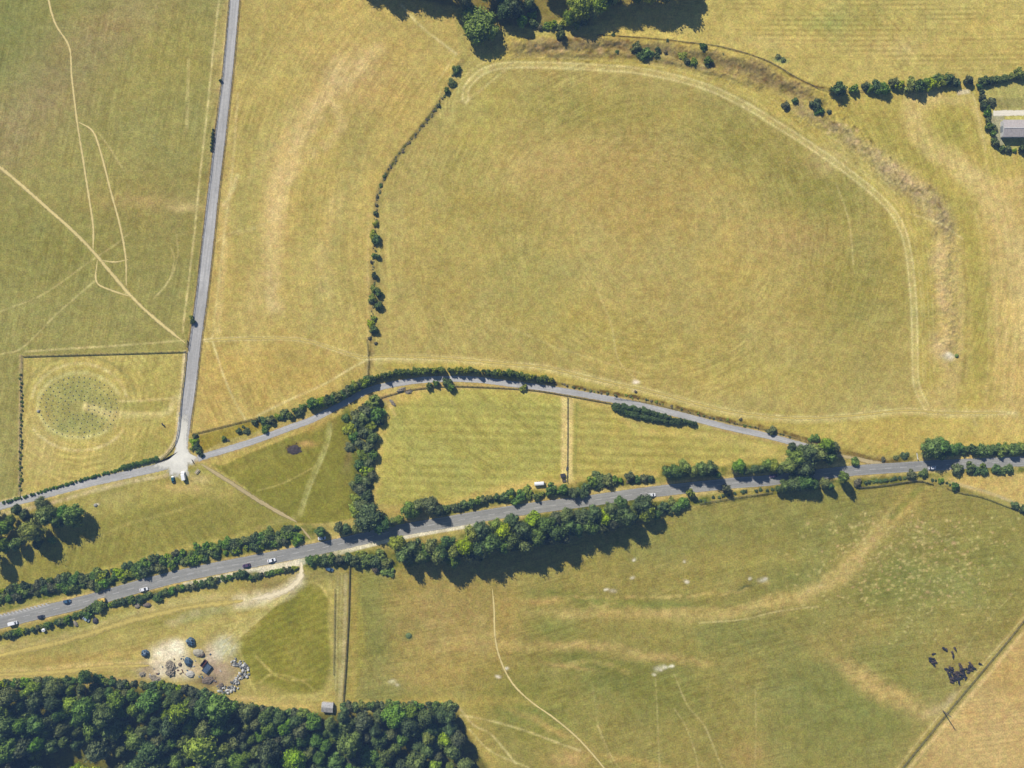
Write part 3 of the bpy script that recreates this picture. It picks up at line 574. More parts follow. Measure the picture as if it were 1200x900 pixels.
def road_mat(name, color, var, edge, patch=(.5,.5,.5), soft=.12):
    """worn surfacing: crumbling edges where the verge grows in, wheel tracks, patches"""
    m = bpy.data.materials.new(name); m.use_nodes = True; nt = m.node_tree; N = nt.nodes; L = nt.links
    b = N['Principled BSDF']; b.inputs['Roughness'].default_value = .9; b.inputs['Specular IOR Level'].default_value = .15
    tc = N.new('ShaderNodeTexCoord'); uv = N.new('ShaderNodeUVMap'); sp = N.new('ShaderNodeSeparateXYZ'); L.new(uv.outputs[0], sp.inputs[0])
    def nz(s, d=4):
        n = N.new('ShaderNodeTexNoise'); n.inputs['Scale'].default_value = s; n.inputs['Detail'].default_value = d; n.inputs['Roughness'].default_value = .65
        L.new(tc.outputs['Object'], n.inputs['Vector']); return n.outputs[0]
    def M(op, a, c):
        x = N.new('ShaderNodeMath'); x.operation = op
        for i, v in enumerate((a, c)):
            if isinstance(v, (int, float)): x.inputs[i].default_value = v
            elif v is not None: L.new(v, x.inputs[i])
        return x.outputs[0]
    def R(src, a, c, d, e):
        r = N.new('ShaderNodeMapRange'); r.inputs[1].default_value=a; r.inputs[2].default_value=c; r.inputs[3].default_value=d; r.inputs[4].default_value=e; L.new(src, r.inputs[0]); return r.outputs[0]
    f = M('MULTIPLY', R(nz(.7), .3, .7, 1-var, 1+var), R(nz(.06), .3, .7, 1-var*.9, 1+var*.9))
    sc_ = N.new('ShaderNodeVectorMath'); sc_.operation = 'MULTIPLY'; sc_.inputs[1].default_value = (2.2, .022, 1); L.new(uv.outputs[0], sc_.inputs[0])
    nl = N.new('ShaderNodeTexNoise'); nl.inputs['Scale'].default_value = 2.0; nl.inputs['Detail'].default_value = 3; L.new(sc_.outputs[0], nl.inputs['Vector'])
    vo = N.new('ShaderNodeTexVoronoi'); vo.feature = 'F1'; vo.distance = 'CHEBYCHEV'; s2 = N.new('ShaderNodeVectorMath'); s2.operation = 'MULTIPLY'; s2.inputs[1].default_value = (.9, .035, 1); L.new(uv.outputs[0], s2.inputs[0]); L.new(s2.outputs[0], vo.inputs['Vector']); vo.inputs['Scale'].default_value = 1.0
    sx_ = N.new('ShaderNodeSeparateColor'); L.new(vo.outputs['Color'], sx_.inputs[0])
    f = M('MULTIPLY', f, R(nl.outputs[0], .3, .7, 1-var*1.3, 1+var*1.3)); f = M('MULTIPLY', f, R(sx_.outputs[0], 0, 1, 1-var*.9, 1+var*.6))
    au = M('ABSOLUTE', sp.outputs[0], None)
    hs = N.new('ShaderNodeHueSaturation'); hs.inputs['Color'].default_value = (*color, 1)
    L.new(f, hs.inputs['Value']); L.new(hs.outputs[0], b.inputs['Base Color'])
    tr = N.new('ShaderNodeBsdfTransparent'); ms = N.new('ShaderNodeMixShader')
    e = M('ADD', au, R(nz(.45, 5), .3, .7, -edge, edge))
    al = R(e, 1-soft-edge, 1-edge+.02, 1, 0)
    L.new(al, ms.inputs[0]); L.new(tr.outputs[0], ms.inputs[1]); L.new(b.outputs[0], ms.inputs[2]); L.new(ms.outputs[0], N['Material Output'].inputs[0])
    return m
ASPH  = road_mat('worn_asphalt', alb((150,151,150)), .10, .05)
ASPHL = road_mat('pale_lane_surface', alb((178,178,178)), .12, .10)
GRAV  = road_mat('chalk_gravel', alb((222,216,200)), .08, .22)
DIRT  = road_mat('trodden_dry_path', alb((218,200,142)), .08, .22, soft=.5)
DIRTG = road_mat('stony_track', alb((186,170,132)), .10, .2, soft=.35)
GTRK = road_mat('mown_track', alb((200,182,112)), .08, .3, soft=.6)
CHALK = road_mat('chalky_track', alb((234,220,186)), .08, .25, soft=.5)
PAINT = mat('road_paint', alb((182,182,182)), .7, .2, 1.2)

def road(name, pts, w, m, z, wend=None):
    return struct(link(name, strip(name, pts, w, m, z, wend)))
road('main_road', MAIN, 17, ASPH, .05, 12.5)
road('north_lane', LANE_N, 12.5, ASPHL, .03, 17)
road('west_lane', LANE_W, 10.5, ASPHL, .035)
road('east_lane', LANE_E, 8.5, ASPHL, .04, 8.0)
road('lane_mouth', [(975,532),(990,535),(1010,539),(1036,545)], 4, DIRTG, .045, 9)
# painted markings along the main road: one structure object
MP = smooth_line(MAIN, 1.0); seg = np.linalg.norm(np.diff(MP, axis=0), axis=1); ML = np.concatenate([[0], np.cumsum(seg)])
def main_at(s, off):
    x = np.interp(s, ML, MP[:,0]); y = np.interp(s, ML, MP[:,1]); x2 = np.interp(s+2, ML, MP[:,0]); y2 = np.interp(s+2, ML, MP[:,1])
    dx, dy = x2-x, y2-y; l = math.hypot(dx, dy); return PX(x - dy/l*off, y + dx/l*off)
bm = bmesh.new()
def quad(pts, z=.062):
    f = bm.faces.new([bm.verts.new((p.x, p.y, z)) for p in pts])
    f.normal_update()
    if f.normal.z < 0: f.normal_flip()
s = 0
while s < ML[-1]-16:
    quad([main_at(s,-.28), main_at(s+8,-.28), main_at(s+8,.28), main_at(s,.28)]); s += 18
for side in (-1, 1):
    s = 0
    while s < ML[-1]-8:
        wd = (8.0 - 2.1*s/ML[-1])*side*.86
        quad([main_at(s,wd-.16), main_at(s+5,wd-.16), main_at(s+5,wd+.16), main_at(s,wd+.16)]); s += 5.2
s = 40
while s < 122:                               # hatched area by the western lay-by
    quad([main_at(s,-8.6), main_at(s+2.0,-8.6), main_at(s+4.2,-5.6), main_at(s+2.2,-5.6)], .07); s += 4.6
quad([main_at(40,-5.5), main_at(124,-5.5), main_at(124,-5.15), main_at(40,-5.15)], .07)
quad([main_at(40,-9.0), main_at(124,-9.0), main_at(124,-8.7), main_at(40,-8.7)], .07)
struct(link('road_markings', bm_mesh('road_markings', bm, PAINT)))
# junction apron of chalk gravel
def sheet(name, pts, m, z, jit=1.2):
    P = smooth_line(pts+[pts[0]], 2.0)[:-1]; c = P.mean(0); vs = []; us = []
    for t in (0.0, .55, 1.0):
        for p in P:
            q_ = c + (p-c)*t; v = PX(q_[0], q_[1]); vs.append((v.x, v.y, z)); us.append((t, 0))
    n = len(P); fs = []
    for r_ in range(2):
        for i in range(n):
            j = (i+1) % n; fs.append((r_*n+i, r_*n+j, (r_+1)*n+j, (r_+1)*n+i))
    me = mesh_from(name, vs, fs, [m]); uv = me.uv_layers.new(name='UVMap')
    for lp in me.loops: uv.data[lp.index].uv = us[lp.vertex_index]
    up = sum(p.normal.z for p in me.polygons)
    if up < 0: me.flip_normals()
    return struct(link(name, me))
APR = road_mat('pale_apron', alb((220,218,208)), .07, .10, soft=.2)
sheet('junction_apron', [(209,480),(221,480),(222,505),(223,528),(236,538),(232,545),(222,549),(222,562),(198,563),(196,556),(180,553),(172,549),(196,540),(205,524)], APR, .055)
# tracks and paths
for nm, pts, w, m, z in [
  ('chalk_track', [(353,659),(353,670),(350,679),(338,690),(318,698),(296,702)], 13, CHALK, .02),
  ('farm_track', [(285,704),(220,712),(150,728),(80,750),(0,768),(-60,780)], 14, GTRK, .016),
  ('farm_track', [(-60,793),(60,788),(120,782),(175,780)], 11, GTRK, .018),
  ('farm_track', [(236,544),(268,564),(305,588),(348,612)], 6.5, DIRTG, .02),
  ('farm_track', [(353,618),(364,632)], 7, DIRTG, .024),
  ('footpath', [(-60,150),(0,196),(50,239),(100,285),(150,343),(180,372),(217,402)], 6.4, DIRT, .022),
  ('footpath', [(54,-30),(57,0),(65,28),(81,55),(84,90),(90,140),(97,185),(104,230),(109,265),(109,296)], 4.0, DIRT, .018),
  ('footpath', [(92,143),(108,153),(117,175),(130,225),(140,262),(147,300),(148,335)], 4.0, DIRT, .020),
  ('footpath', [(114,305),(113,330),(130,340),(155,348)], 3.8, DIRT, .024),
  ('footpath', [(118,305),(135,307),(150,304)], 3.6, DIRT, .026),
  ('footpath', [(240,399),(280,397),(340,397),(370,402),(400,412),(425,419),(450,418),(520,420),(600,427),(640,431),(700,445),(760,458),(850,481),(930,490),(1000,487),(1060,481),(1110,484),(1180,484)], 5.5, GTRK, .020),
  ('footpath', [(577,690),(579,715),(580,745),(586,772),(600,800),(622,822),(650,842),(680,868),(712,905),(730,930)], 3.4, DIRT, .016),
  ]:
    road(nm, pts, w, m, z)
road('yard_apron', [(1164,133),(1200,132),(1240,131)], 9, GRAV, .03)
# ================================================================== VEGETATION
def crown_mesh(name, material, lobes, quads, leaf, seed, squash=.8, spread=.62, low=0.15, upright=0.0):
    """unit crown: radius about 1, from z=low up to about 1.5*squash. Leaf clumps on and inside many uneven lobes"""
    r = np.random.default_rng(seed); V = []; F = []
    L = []
    for i in range(lobes):
        a = i*2.39996 + r.uniform(-.5,.5); t = (i+.5)/lobes
        rad = spread*math.sqrt(t)*r.uniform(.75,1.15); zz = (1-t*.85)*r.uniform(.45,1.0)
        sz = r.uniform(.26,.50)*(1.1 if t < .3 else .9)
        L.append((rad*math.cos(a), rad*math.sin(a), low+squash*(.25+zz*.85), sz))
    if lobes < 3: L = [(0,0,low+squash*.5,.7)]
    # inner cores: twiggy mass that keeps the crown from being see-through
    for (x, y, z, s) in L:
        bm = bmesh.new(); bmesh.ops.create_icosphere(bm, subdivisions=2, radius=s*.74)
        for v in bm.verts:
            n = mnoise.noise(Vector((v.co.x*4+x*9+seed, v.co.y*4+y*9, v.co.z*4+z*9)))
            v.co *= 1+.45*n
        o = len(V); V += [(v.co.x+x, v.co.y+y, max(low*.6, v.co.z*.9+z)) for v in bm.verts]
        F += [tuple(o+v.index for v in f.verts) for f in bm.faces]; bm.free()
    per = quads//len(L)
    for (x, y, z, s) in L:
        for k in range(per):
            d = r.normal(size=3); d[2] = d[2]*.8 + .25; d /= np.linalg.norm(d)
            bump_ = 1 + .38*mnoise.noise(Vector((d[0]*2.6+x*7+seed*3, d[1]*2.6+y*7, d[2]*2.6)))
            rr = s*bump_*r.uniform(.78,1.12)
            c = np.array([x+d[0]*rr, y+d[1]*rr, z+d[2]*rr*.9])
            if c[2] < low*.7: c[2] = low*.7+abs(c[2]-low*.7)*.3
            nn = d*1.0 + r.normal(size=3)*.55; nn /= np.linalg.norm(nn)
            u = np.cross(nn, [0,0,1.0]) + 1e-4; u /= np.linalg.norm(u); w = np.cross(nn, u)
            th = r.uniform(0, 6.28); a1 = (u*math.cos(th)+w*math.sin(th)); b1 = (-u*math.sin(th)+w*math.cos(th))
            l = leaf*r.uniform(.6,1.35); l2 = l*r.uniform(.55,.9); o = len(V)
            V += [tuple(c-a1*l), tuple(c-b1*l2+nn*l*.2), tuple(c+a1*l), tuple(c+b1*l2+nn*l*.2)]
            F.append((o,o+1,o+2,o+3))
    return mesh_from(name, V, F, [material])
def trunk_mesh(name, seed, th=1.0):
    """tapered trunk with rising limbs, unit crown radius above it"""
    r = random.Random(seed); bm = bmesh.new()
    add_cyl(bm, (0,0,-.15), (.02,.01,th*.45), .085, .06); add_cyl(bm, (.02,.01,th*.44), (.0,.05,th*1.0), .062, .02)
    for i in range(6):
        a = i*1.05+r.uniform(-.3,.3); z0 = th*r.uniform(.3,.6)
        mid = (.25*math.cos(a), .25*math.sin(a), z0+.2); add_cyl(bm, (.02,.01,z0), mid, .035, .024, 6)
        add_cyl(bm, mid, (.55*math.cos(a+.2), .55*math.sin(a+.2), z0+.42), .025, .008, 6)
    return bm_mesh(name, bm, BARK)

CR = {}
def protos(key, m, specs): CR[key] = [crown_mesh('crown', m, *s) for s in specs]
BIG = [(17,2900,.062,11,.72,.66,.35),(21,3100,.058,12,.8,.64,.35),(14,2600,.068,13,.66,.68,.35)]
protos('green', F_TREE, BIG); protos('dark', F_DARK, [(18,2900,.06,21,.76,.65,.35),(13,2500,.07,22,.8,.62,.35)])
protos('light', F_LIGHT, [(19,2900,.058,31,.74,.66,.35),(13,2500,.07,32,.7,.66,.35)])
protos('grey', F_GREY, [(15,2700,.06,41,.7,.66,.35)])
BS = [(9,1000,.105,51,.66,.82,.06),(7,900,.115,52,.75,.75,.06),(12,1200,.1,53,.55,.9,.06)]
protos('b_green', F_TREE, BS); protos('b_dark', F_DARK, [(9,1000,.105,61,.66,.85,.06),(7,900,.12,62,.72,.75,.06)])
protos('b_light', F_LIGHT, [(9,1000,.105,71,.66,.82,.06),(8,900,.12,72,.58,.9,.06)])
protos('b_grey', F_GREY, [(10,1100,.105,81,.62,.88,.06)]); protos('b_scrub', F_SCRUB, [(7,800,.11,91,.6,.6,.06)])
TR = [trunk_mesh('trunk', s) for s in (1,2,3)]
used_crown = set()
def tree_at(px, py, r_px, h, kind, name='broadleaf_tree', aspect=1.0):
    h *= random.uniform(1.0, 1.5)
    """crown centre seen at (px,py) with radius r_px photo pixels, total height h metres"""
    r = r_px*S; zc = h*.6; p = PX(px, py, zc)
    e = empty(name, (p.x, p.y, 0), random.uniform(0, 6.28), (r, r*aspect, h/1.28))
    link('crown', random.choice(CR[kind]), e); link('trunk', random.choice(TR), e)
    return e
def bush_at(px, py, r_px, h, kind, name='hedge_bush', aspect=1.0):
    h *= .92; r_px *= 1.06
    r = r_px*S; p = PX(px, py, h*.5)
    o = link(name, random.choice(CR[kind])); o.location = (p.x, p.y, 0); o.rotation_euler = (0, 0, random.uniform(0, 6.28))
    o.scale = (r, r*aspect, h/1.12)
    return o
LOOK = {'green':'green','dark':'dark green','light':'yellow-green','grey':'grey-green','b_green':'green','b_dark':'dark green','b_light':'yellow-green','b_grey':'grey-green','b_scrub':'brownish'}
def plant_row(items, phrase, group, is_tree, cat=None, hfac=1.6, hmin=1.6, name=None, order='x'):
    """items: (px, py, r[, h[, kind]]). phrase is filled with the ordinal, counted from the left (or the top)"""
    items = sorted(items, key=lambda t: t[0] if order == 'x' else t[1])
    kinds = ['green','green','dark','light','grey','green'] if is_tree else ['b_green','b_green','b_dark','b_light','b_green','b_grey']
    out = []
    for i, it in enumerate(items):
        px, py, r = it[:3]; h = it[3] if len(it) > 3 and it[3] else max(hmin, r*S*hfac*random.uniform(.85,1.15))
        k = it[4] if len(it) > 4 else random.choice(kinds)
        if is_tree: o = tree_at(px, py, r*1.04, h, k, name or 'broadleaf_tree')
        else: o = bush_at(px, py, r*1.04, h, k, name or 'hedge_bush', random.uniform(.8,1.25))
        tag(o, phrase.format(n=ordinal(i), look=LOOK[k]), cat or ('tree' if is_tree else 'bush'), group); out.append(o)
    return out
def hedge(items, label, kinds=('b_green','b_dark','b_green','b_light'), hfac=1.6, hmin=1.0, name='hedge', cat='hedge'):
    """one continuous hedge: foliage masses grown together into a single plant body"""
    items = sorted(items); VS = []; FS = []; mats = []; mi = []; off = 0
    c0 = PX(items[0][0], items[0][1])
    for it in items:
        px, py, r = it[:3]; h = it[3] if len(it) > 3 and it[3] else max(hmin, r*S*hfac*random.uniform(.85,1.15))
        k = it[4] if len(it) > 4 else random.choice(kinds); me = random.choice(CR[k]); n = len(me.vertices)
        co = np.empty(n*3, np.float32); me.vertices.foreach_get('co', co); co = co.reshape(-1,3)
        a = random.uniform(0,6.28); R = np.array([[math.cos(a),-math.sin(a)],[math.sin(a),math.cos(a)]])
        co[:, :2] = co[:, :2] @ R.T * r*1.04*S; co[:, 2] *= h/1.12; p = PX(px, py, h*.5)-c0; co += np.array([p.x, p.y, 0], np.float32)
        VS.append(co); m = me.materials[0]
        if m not in mats: mats.append(m)
        for f in me.polygons: FS.append(tuple(off+v for v in f.vertices)); mi.append(mats.index(m))
        off += n
    o = link(name, mesh_from(name, np.concatenate(VS), FS, mats, midx=mi)); o.location = (c0.x, c0.y, 0)
    return tag(o, label, cat)
def along(pts, gap, r0, r1, off=0.0, h=None, jit=.35):
    P = smooth_line(pts, 1.0); d = np.concatenate([[0], np.cumsum(np.linalg.norm(np.diff(P, axis=0), axis=1))]); s = gap*.3; out = []
    while s < d[-1]:
        x = np.interp(s, d, P[:,0]); y = np.interp(s, d, P[:,1]); r = random.uniform(r0, r1)
        hh = None if h is None else random.uniform(*h)
        out.append((x+random.uniform(-jit,jit)*gap, y+random.uniform(-1,1)*max(off, .4), r, hh)); s += gap*random.uniform(.75,1.25)
    return out

# west spinney
plant_row([(20,597,7),(29,604,7),(49,590,9,9),(53,604,13,11),(36,622,15,12,'light'),(84,604,14,11),(74,600,9,10),(90,611,9,9),(61,633,5,5,'light'),(19,637,8,9,'light'),(5,618,10),(2,640,9),(-8,603,9),(-8,655,10),(12,610,7),(-6,628,10),(68,612,8,9,'dark'),(44,637,7,8,'dark')],
  '{look} tree, {n} from the left in the small wood below the west lane', 'trees of the small west wood', True, hfac=2.0)
# northern wood
plant_row([(562,29,23,11,'green'),(543,-2,12,11),(592,10,14,11,'dark'),(574,-12,14,11),(603,12,12,11,'dark'),(612,24,7,7),(620,4,8,8,'light'),(680,8,17,12),(668,20,8,7,'light'),(702,3,15,12),(694,16,8,8,'grey'),(713,-6,14,12,'dark'),(727,-10,14,12),
  (744,-10,15,12,'dark'),(762,-12,15,13),(779,-10,15,12),(795,-15,14,12,'dark'),(810,-12,12,10),(530,-12,14,12,'dark'),(510,-16,13,12),(490,-20,14,12,'dark'),(468,-24,14,12),(446,-27,13,12),(425,-30,12,11),(600,-8,14,12),(645,-16,12,9)],
  '{look} tree, {n} from the left in the wood at the top edge', 'trees of the northern wood', True, hfac=1.8)
plant_row([(625,8,5),(624,18,5,3,'b_light'),(625,27,5),(640,30,5,3,'b_light'),(648,28,5),(656,31,5,3,'b_light'),(663,26,6),(633,32,4,2.5,'b_scrub'),(675,27,5,3,'b_light'),(684,25,5)],
  '{look} bush, {n} from the left between the two top woods', 'bushes round the small glade in the northern wood', False, hmin=2)
# henge bank scrub
plant_row([(657,41,5,7,'b_green')], 'lone tall {look} tree just below the northern wood, casting a long shadow', None, False, 'tree', name='small_tree')
plant_row([(746,55,6),(751,62,5),(757,63,6),(771,58,4),(770,64,4),(780,61,3,2,'b_scrub'),(800,65,5,2.2),(806,72,4),(813,72,4),(825,55,4.5,4,'b_dark'),(830,71,5),(830,77,4,2,'b_grey'),(719,41,3,2,'b_dark'),(782,48,2.5,2,'b_dark'),(641,50,3,2,'b_scrub'),(723,61,2.5,1.6,'b_dark'),(847,63,2.5,2,'b_dark'),(628,53,3,1.6,'b_scrub'),(912,66,3,1.2,'b_grey'),(918,70,3,1.2,'b_grey')],
  '{look} bush, {n} from the left on the scrubby henge bank', 'bushes on the northern henge bank', False)
plant_row([(921,124,5,3.5),(932,118,4,3.5),(956,122,6,5),(960,129,5,4.5),(972,131,3,2)], '{look} bush, {n} from the left in the group inside the top right scrub', 'bushes near the north-east bend of the bank', False)
plant_row([(984,104,7),(1001,104,5.5),(1015,101,5),(1020,103,5),(1029,102,6),(1036,103,7),(1048,97,6),(1053,99,6),(1070,100,8),(1078,100,8),(1085,97,6),(1092,98,6),(1100,93,6),(1105,95,7),(1112,92,6),(1117,95,6),(1122,97,4),(1136,94,5.5)],
  '{look} bush, {n} from the left in the top right field hedge', 'bushes of the top right field hedge', False, hfac=2.0)
plant_row([(1148,101,3),(1151,108,4),(1151,113,4),(1155,119,4),(1153,123,4),(1157,127,4),(1163,119,5,3,'b_grey'),(1158,132,4),(1158,141,3.5),(1160,148,4.5),(1164,148,3.5,2,'b_grey'),(1164,156,3.5),(1167,152,3,2,'b_grey'),(1165,165,4.5),(1168,168,4.5),(1175,174,3.5),(1182,175,4),(1189,176,2.5),(1197,174,4),(1207,175,4)],
  '{look} bush, {n} from the top in the hedge round the barn yard', 'bushes round the barn yard', False, order='y', hfac=2)
# old field line
plant_row([(535,81,4.5,3,'b_dark'),(530,97,4,2.5),(523,106,4,3,'b_dark'),(514,123,2),(508,130,1.8,.7,'b_scrub'),(500,140,1.8,.7,'b_scrub'),(495,147,1.8,.7,'b_scrub'),(487,157,1.8,.7,'b_scrub'),(480,167,1.8,.7,'b_scrub'),(472,178,1.8,.7,'b_scrub'),(464,188,1.6,.7,'b_scrub'),(458,196,1.6,.7,'b_scrub'),(450,207,2,1.2),(446,217,1.8,1.2),(442,230,2,1.4,'b_scrub'),(441,240,2,1.4,'b_scrub'),(440,250,2.5),
  (440,262,3.5),(437,275,4.5,2.5,'b_light'),(441,281,5,4,'b_green'),(438,299,2.8),(442,300,3.5,3,'b_dark'),(435,307,2,1.6,'b_scrub'),(439,322,4,3.5,'b_dark'),(438,338,4.5,3,'b_light'),(443,344,5,4,'b_dark'),(436,349,4.5,3,'b_light'),(435,353,3),(443,358,5.5,4,'b_dark'),(438,373,3),(434,379,4,2,'b_light'),(438,386,4.5,4,'b_dark'),(433,396,2.2,1.6,'b_scrub'),(440,402,2,1.4,'b_scrub')],
  '{look} bush, {n} from the top along the old field line', 'bushes along the old field line west of the henge', False, name='field_bush', order='y')
hedge([(a_,b_,r_*random.uniform(.7,1.3),h_) for a_,b_,r_,h_ in along([(540,74),(522,108),(500,142),(470,178),(447,215),(440,250),(438,330),(434,400)],2.9,.7,1.5,1.8,(.3,.7),.6)], 'low continuous strip of dry scrub along the old field line', kinds=('b_scrub','b_scrub','b_scrub','b_grey'), name='scrub_strip', cat='scrub')
# north lane
plant_row([(224,372,2.6,2.4,'b_light'),(226,376,3.2,3,'b_dark')], '{look} shrub, {n} from the top of the pair beside the north lane', None, False, order='y', name='roadside_shrub')
hedge([(249.7,152,1.5,1.2,'b_dark'),(249.4,156,1.8,1.4,'b_dark'),(249.1,160,2.1,1.6,'b_dark'),(248.8,164,2.2,1.6,'b_dark'),(248.4,168,2.2,1.6,'b_dark'),(248,172,2,1.5,'b_dark'),(247.6,176,1.7,1.3,'b_dark')], 'short dark strip of hedge on the left verge of the north lane')
plant_row([(258,94,2,2.2,'b_dark')], 'lone small dark shrub high on the left verge of the north lane', None, False, name='roadside_shrub')
# junction + east lane hedge
plant_row([(228,511,3),(227,518,4.5,2.5,'b_light'),(231,523,4.5,3,'b_dark'),(233,529,4,3,'b_dark'),(236,533,2.5,2,'b_dark'),(225,526,2.5,1.6,'b_light')], '{look} bush, {n} from the top in the clump beside the lane junction', 'bushes beside the lane junction', False, order='y')
plant_row([(262,514,3,2,'b_dark'),(267,516,1.8,.7,'b_scrub'),(280,505,3,2,'b_dark'),(289,505,3.2,2),(285,500,2,1.4)], '{look} bush, {n} from the left in the narrow rough plot above the east lane', 'bushes in the rough plot above the east lane', False)
plant_row([(298,495,3.5),(303,491,3),(311,499,4.5,2,'b_light'),(310,504,4,2.5,'b_dark')]+along([(308,492),(325,488),(340,484),(358,478)],5.5,3.5,5,3)+along([(362,475),(372,472),(385,469),(400,463),(418,453),(436,445)],4.6,5,6.5,.8,(5.5,7)),
  '{look} bush, {n} from the left where the rough plot runs into the lane hedge', 'bushes of the hedge above the east lane', False)
hedge(along([(434,446),(455,439),(490,435),(530,434),(570,436),(610,440),(645,445)],4.0,2.8,4.6,1.2,(3.8,6.3)), 'long dark green hedge on top of the curving east lane, shading the lane')
plant_row([(503,452,4.5,4),(511,449,3.5,3.5),(524,449,5,4),(529,454,4.5,4.5),(613,455,4,3,'b_light')], '{look} bush, {n} from the left along the top fence of the paddock', 'bushes along the top fence of the paddock', False)
plant_row([(905,505,5,3.5),(951,514,4,2.5),(957,513,4,3),(1002,541,5,3,'b_green'),(1035,538,3,1.8,'b_scrub'),(1060,534,4.5,2,'b_green'),(1050,536,3,1.4,'b_light'),(868,491,2,1.5,'b_scrub'),(745,459,2,1,'b_scrub')],
  '{look} bush, {n} from the left along the upper verge of the east lane', 'bushes along the upper verge of the east lane', False)
hedge(along([(820,588),(840,583),(870,577),(905,573)],7,1.6,2.4,1.2,(.8,1.3)), 'low straggling hedge on the verge right of the great belt')
hedge(along([(1012,566),(1035,563),(1062,559)],4.5,1.8,2.6,.8,(1,1.6)), 'low grassy hedge below the road right of the eastern clump')
hedge(along([(1092,562),(1110,566),(1114,570)],4,1.4,2,.6,(.8,1.2)), 'scrap of low hedge at the corner below the right-hand gate')
hedge(along([(1148,95),(1175,92),(1190,89),(1215,87)],5,4,5.5,.5)+[(1194,86,7,5)], 'continuous dark hedge along the top of the barn yard')
hedge(along([(650,449),(700,459),(760,469),(800,480),(850,493),(905,506),(930,513)],5.5,.9,2.0,1.0,(.4,1.2),.6), 'thin dry scrub straggling along the upper verge of the east lane', kinds=('b_scrub','b_grey','b_scrub','b_light'), name='scrub_strip', cat='scrub')
# central belt of thorn
plant_row([(a_[0],a_[1],a_[2]*1.22)+tuple(a_[3:]) for a_ in [(437,472,8),(430,480,8,6,'b_grey'),(441,484,8,6,'b_dark'),(418,487,6),(411,503,6,4,'b_light'),(420,497,6),(434,498,6,4,'b_light'),(426,490,7,6,'b_grey'),(445,493,5,5,'b_dark'),(427,507,6,5,'b_grey'),(437,512,6,5,'b_dark'),(414,512,5,4,'b_dark'),(420,518,5.5,4,'b_grey'),(431,524,6,5,'b_grey'),(425,533,6),(437,532,5,5,'b_dark'),(432,540,6,4,'b_grey'),(420,545,5,4,'b_dark'),(428,551,5.5),(435,556,4.5,4,'b_grey'),(421,560,5,4,'b_dark'),(429,565,5.5),(414,568,4,3,'b_grey'),(423,574,6,4,'b_grey'),(430,582,5.5,4,'b_dark'),(417,585,5,3,'b_light'),(422,593,6.5,4,'b_grey'),(416,598,5,3,'b_light'),(404,489,4,2.5,'b_dark'),(410,524,5,2.5,'b_grey')]],
  '{look} thorn bush, {n} from the top in the belt between field and paddock', 'thorn bushes of the central belt', False, name='thorn_bush', order='y', hfac=1.5)
# triangle hedge
tri = []
for i in range(30):
    t = (i+.5)/30; x = 718+t*98; w = 10.5*math.sin(math.pi*min(1, t*1.1+.06))**.7 * (1-t*.35)
    yc = 473.5 + t*23; 
    for sgn in (-1, 1): tri.append((x, yc + (3 if t < .8 else 0.5) + sgn*w*.42, (3.6-1.0*t)*random.uniform(.75,1.25), random.uniform(1.8,3.2), random.choice(['b_dark','b_green','b_dark'])))
hedge(tri, 'dense dark wedge-shaped thicket between the east lane and the right paddock', name='thicket', cat='thicket')
# Woodhenge boundaries
hedge(along([(24.5,438),(24.5,480),(24,530),(23.5,575)],4.4,1.1,1.9,.3,(.7,1.3)), 'thin broken hedge on the left boundary of the ring plot')
hedge(along([(143,548),(160,544),(185,537)],3.2,2.6,3.2,.2,(1.8,2.1),.1), 'short thick clipped hedge left of the lane junction')
hedge(along([(4,589),(50,575.5),(100,561),(142,549.5)],3.6,1.6,2.2,.3,(1.0,1.5)), 'long thin low hedge on the upper edge of the west lane')
# verge belts along the main road
def belt(pts, half, gap, r0, r1, h=None):
    out = []
    for off in (-.62, 0.05, .68):
        P = smooth_line(pts, 1.0); T = np.gradient(P, axis=0); T /= np.linalg.norm(T, axis=1)[:,None]
        out += along([tuple(p + np.array([-t[1], t[0]])*off*half) for p, t in list(zip(P, T))[::20]], gap, r0, r1, 2.6, h)
    return out
plant_row(belt([(-40,706),(0,698),(60,686),(130,674),(200,656),(260,643),(330,628),(362,620)], 8.0, 8.4, 2.8, 6.4), '{look} bush, {n} from the left in the broad belt above the main road', 'bushes of the belt above the main road in the west', False, name='thorn_bush', hfac=1.4)
plant_row(along([(-30,752),(0,746),(40,737),(75,727),(110,712),(140,706),(172,698),(185,697),(210,690),(245,682),(287,672)],5.8,2.8,5.0,1.0)+[(115,711,8,4),(104,718,6,3),(184,701,5,3,'b_dark'),(165,703,5,3,'b_dark')]+along([(292,678),(315,672),(345,665)],4.5,2.6,3.4,.3),
  '{look} bush, {n} from the left in the hedge below the main road', 'bushes of the western hedge below the main road', False, hfac=1.5)
plant_row([(375,623,7,5),(397,618,7),(406,621,7),(417,620,6,4,'light'),(433,606,18,10,'green'),(446,613,12,8),(425,616,9,6),(461,611,6,4,'light'),(468,609,6,5),(480,598,11,8,'green'),(491,592,9,6,'light'),(504,592,11,8),(513,598,9,7,'dark')],
  '{look} tree, {n} from the left above the middle stretch of main road', 'trees above the middle stretch of the main road', True)
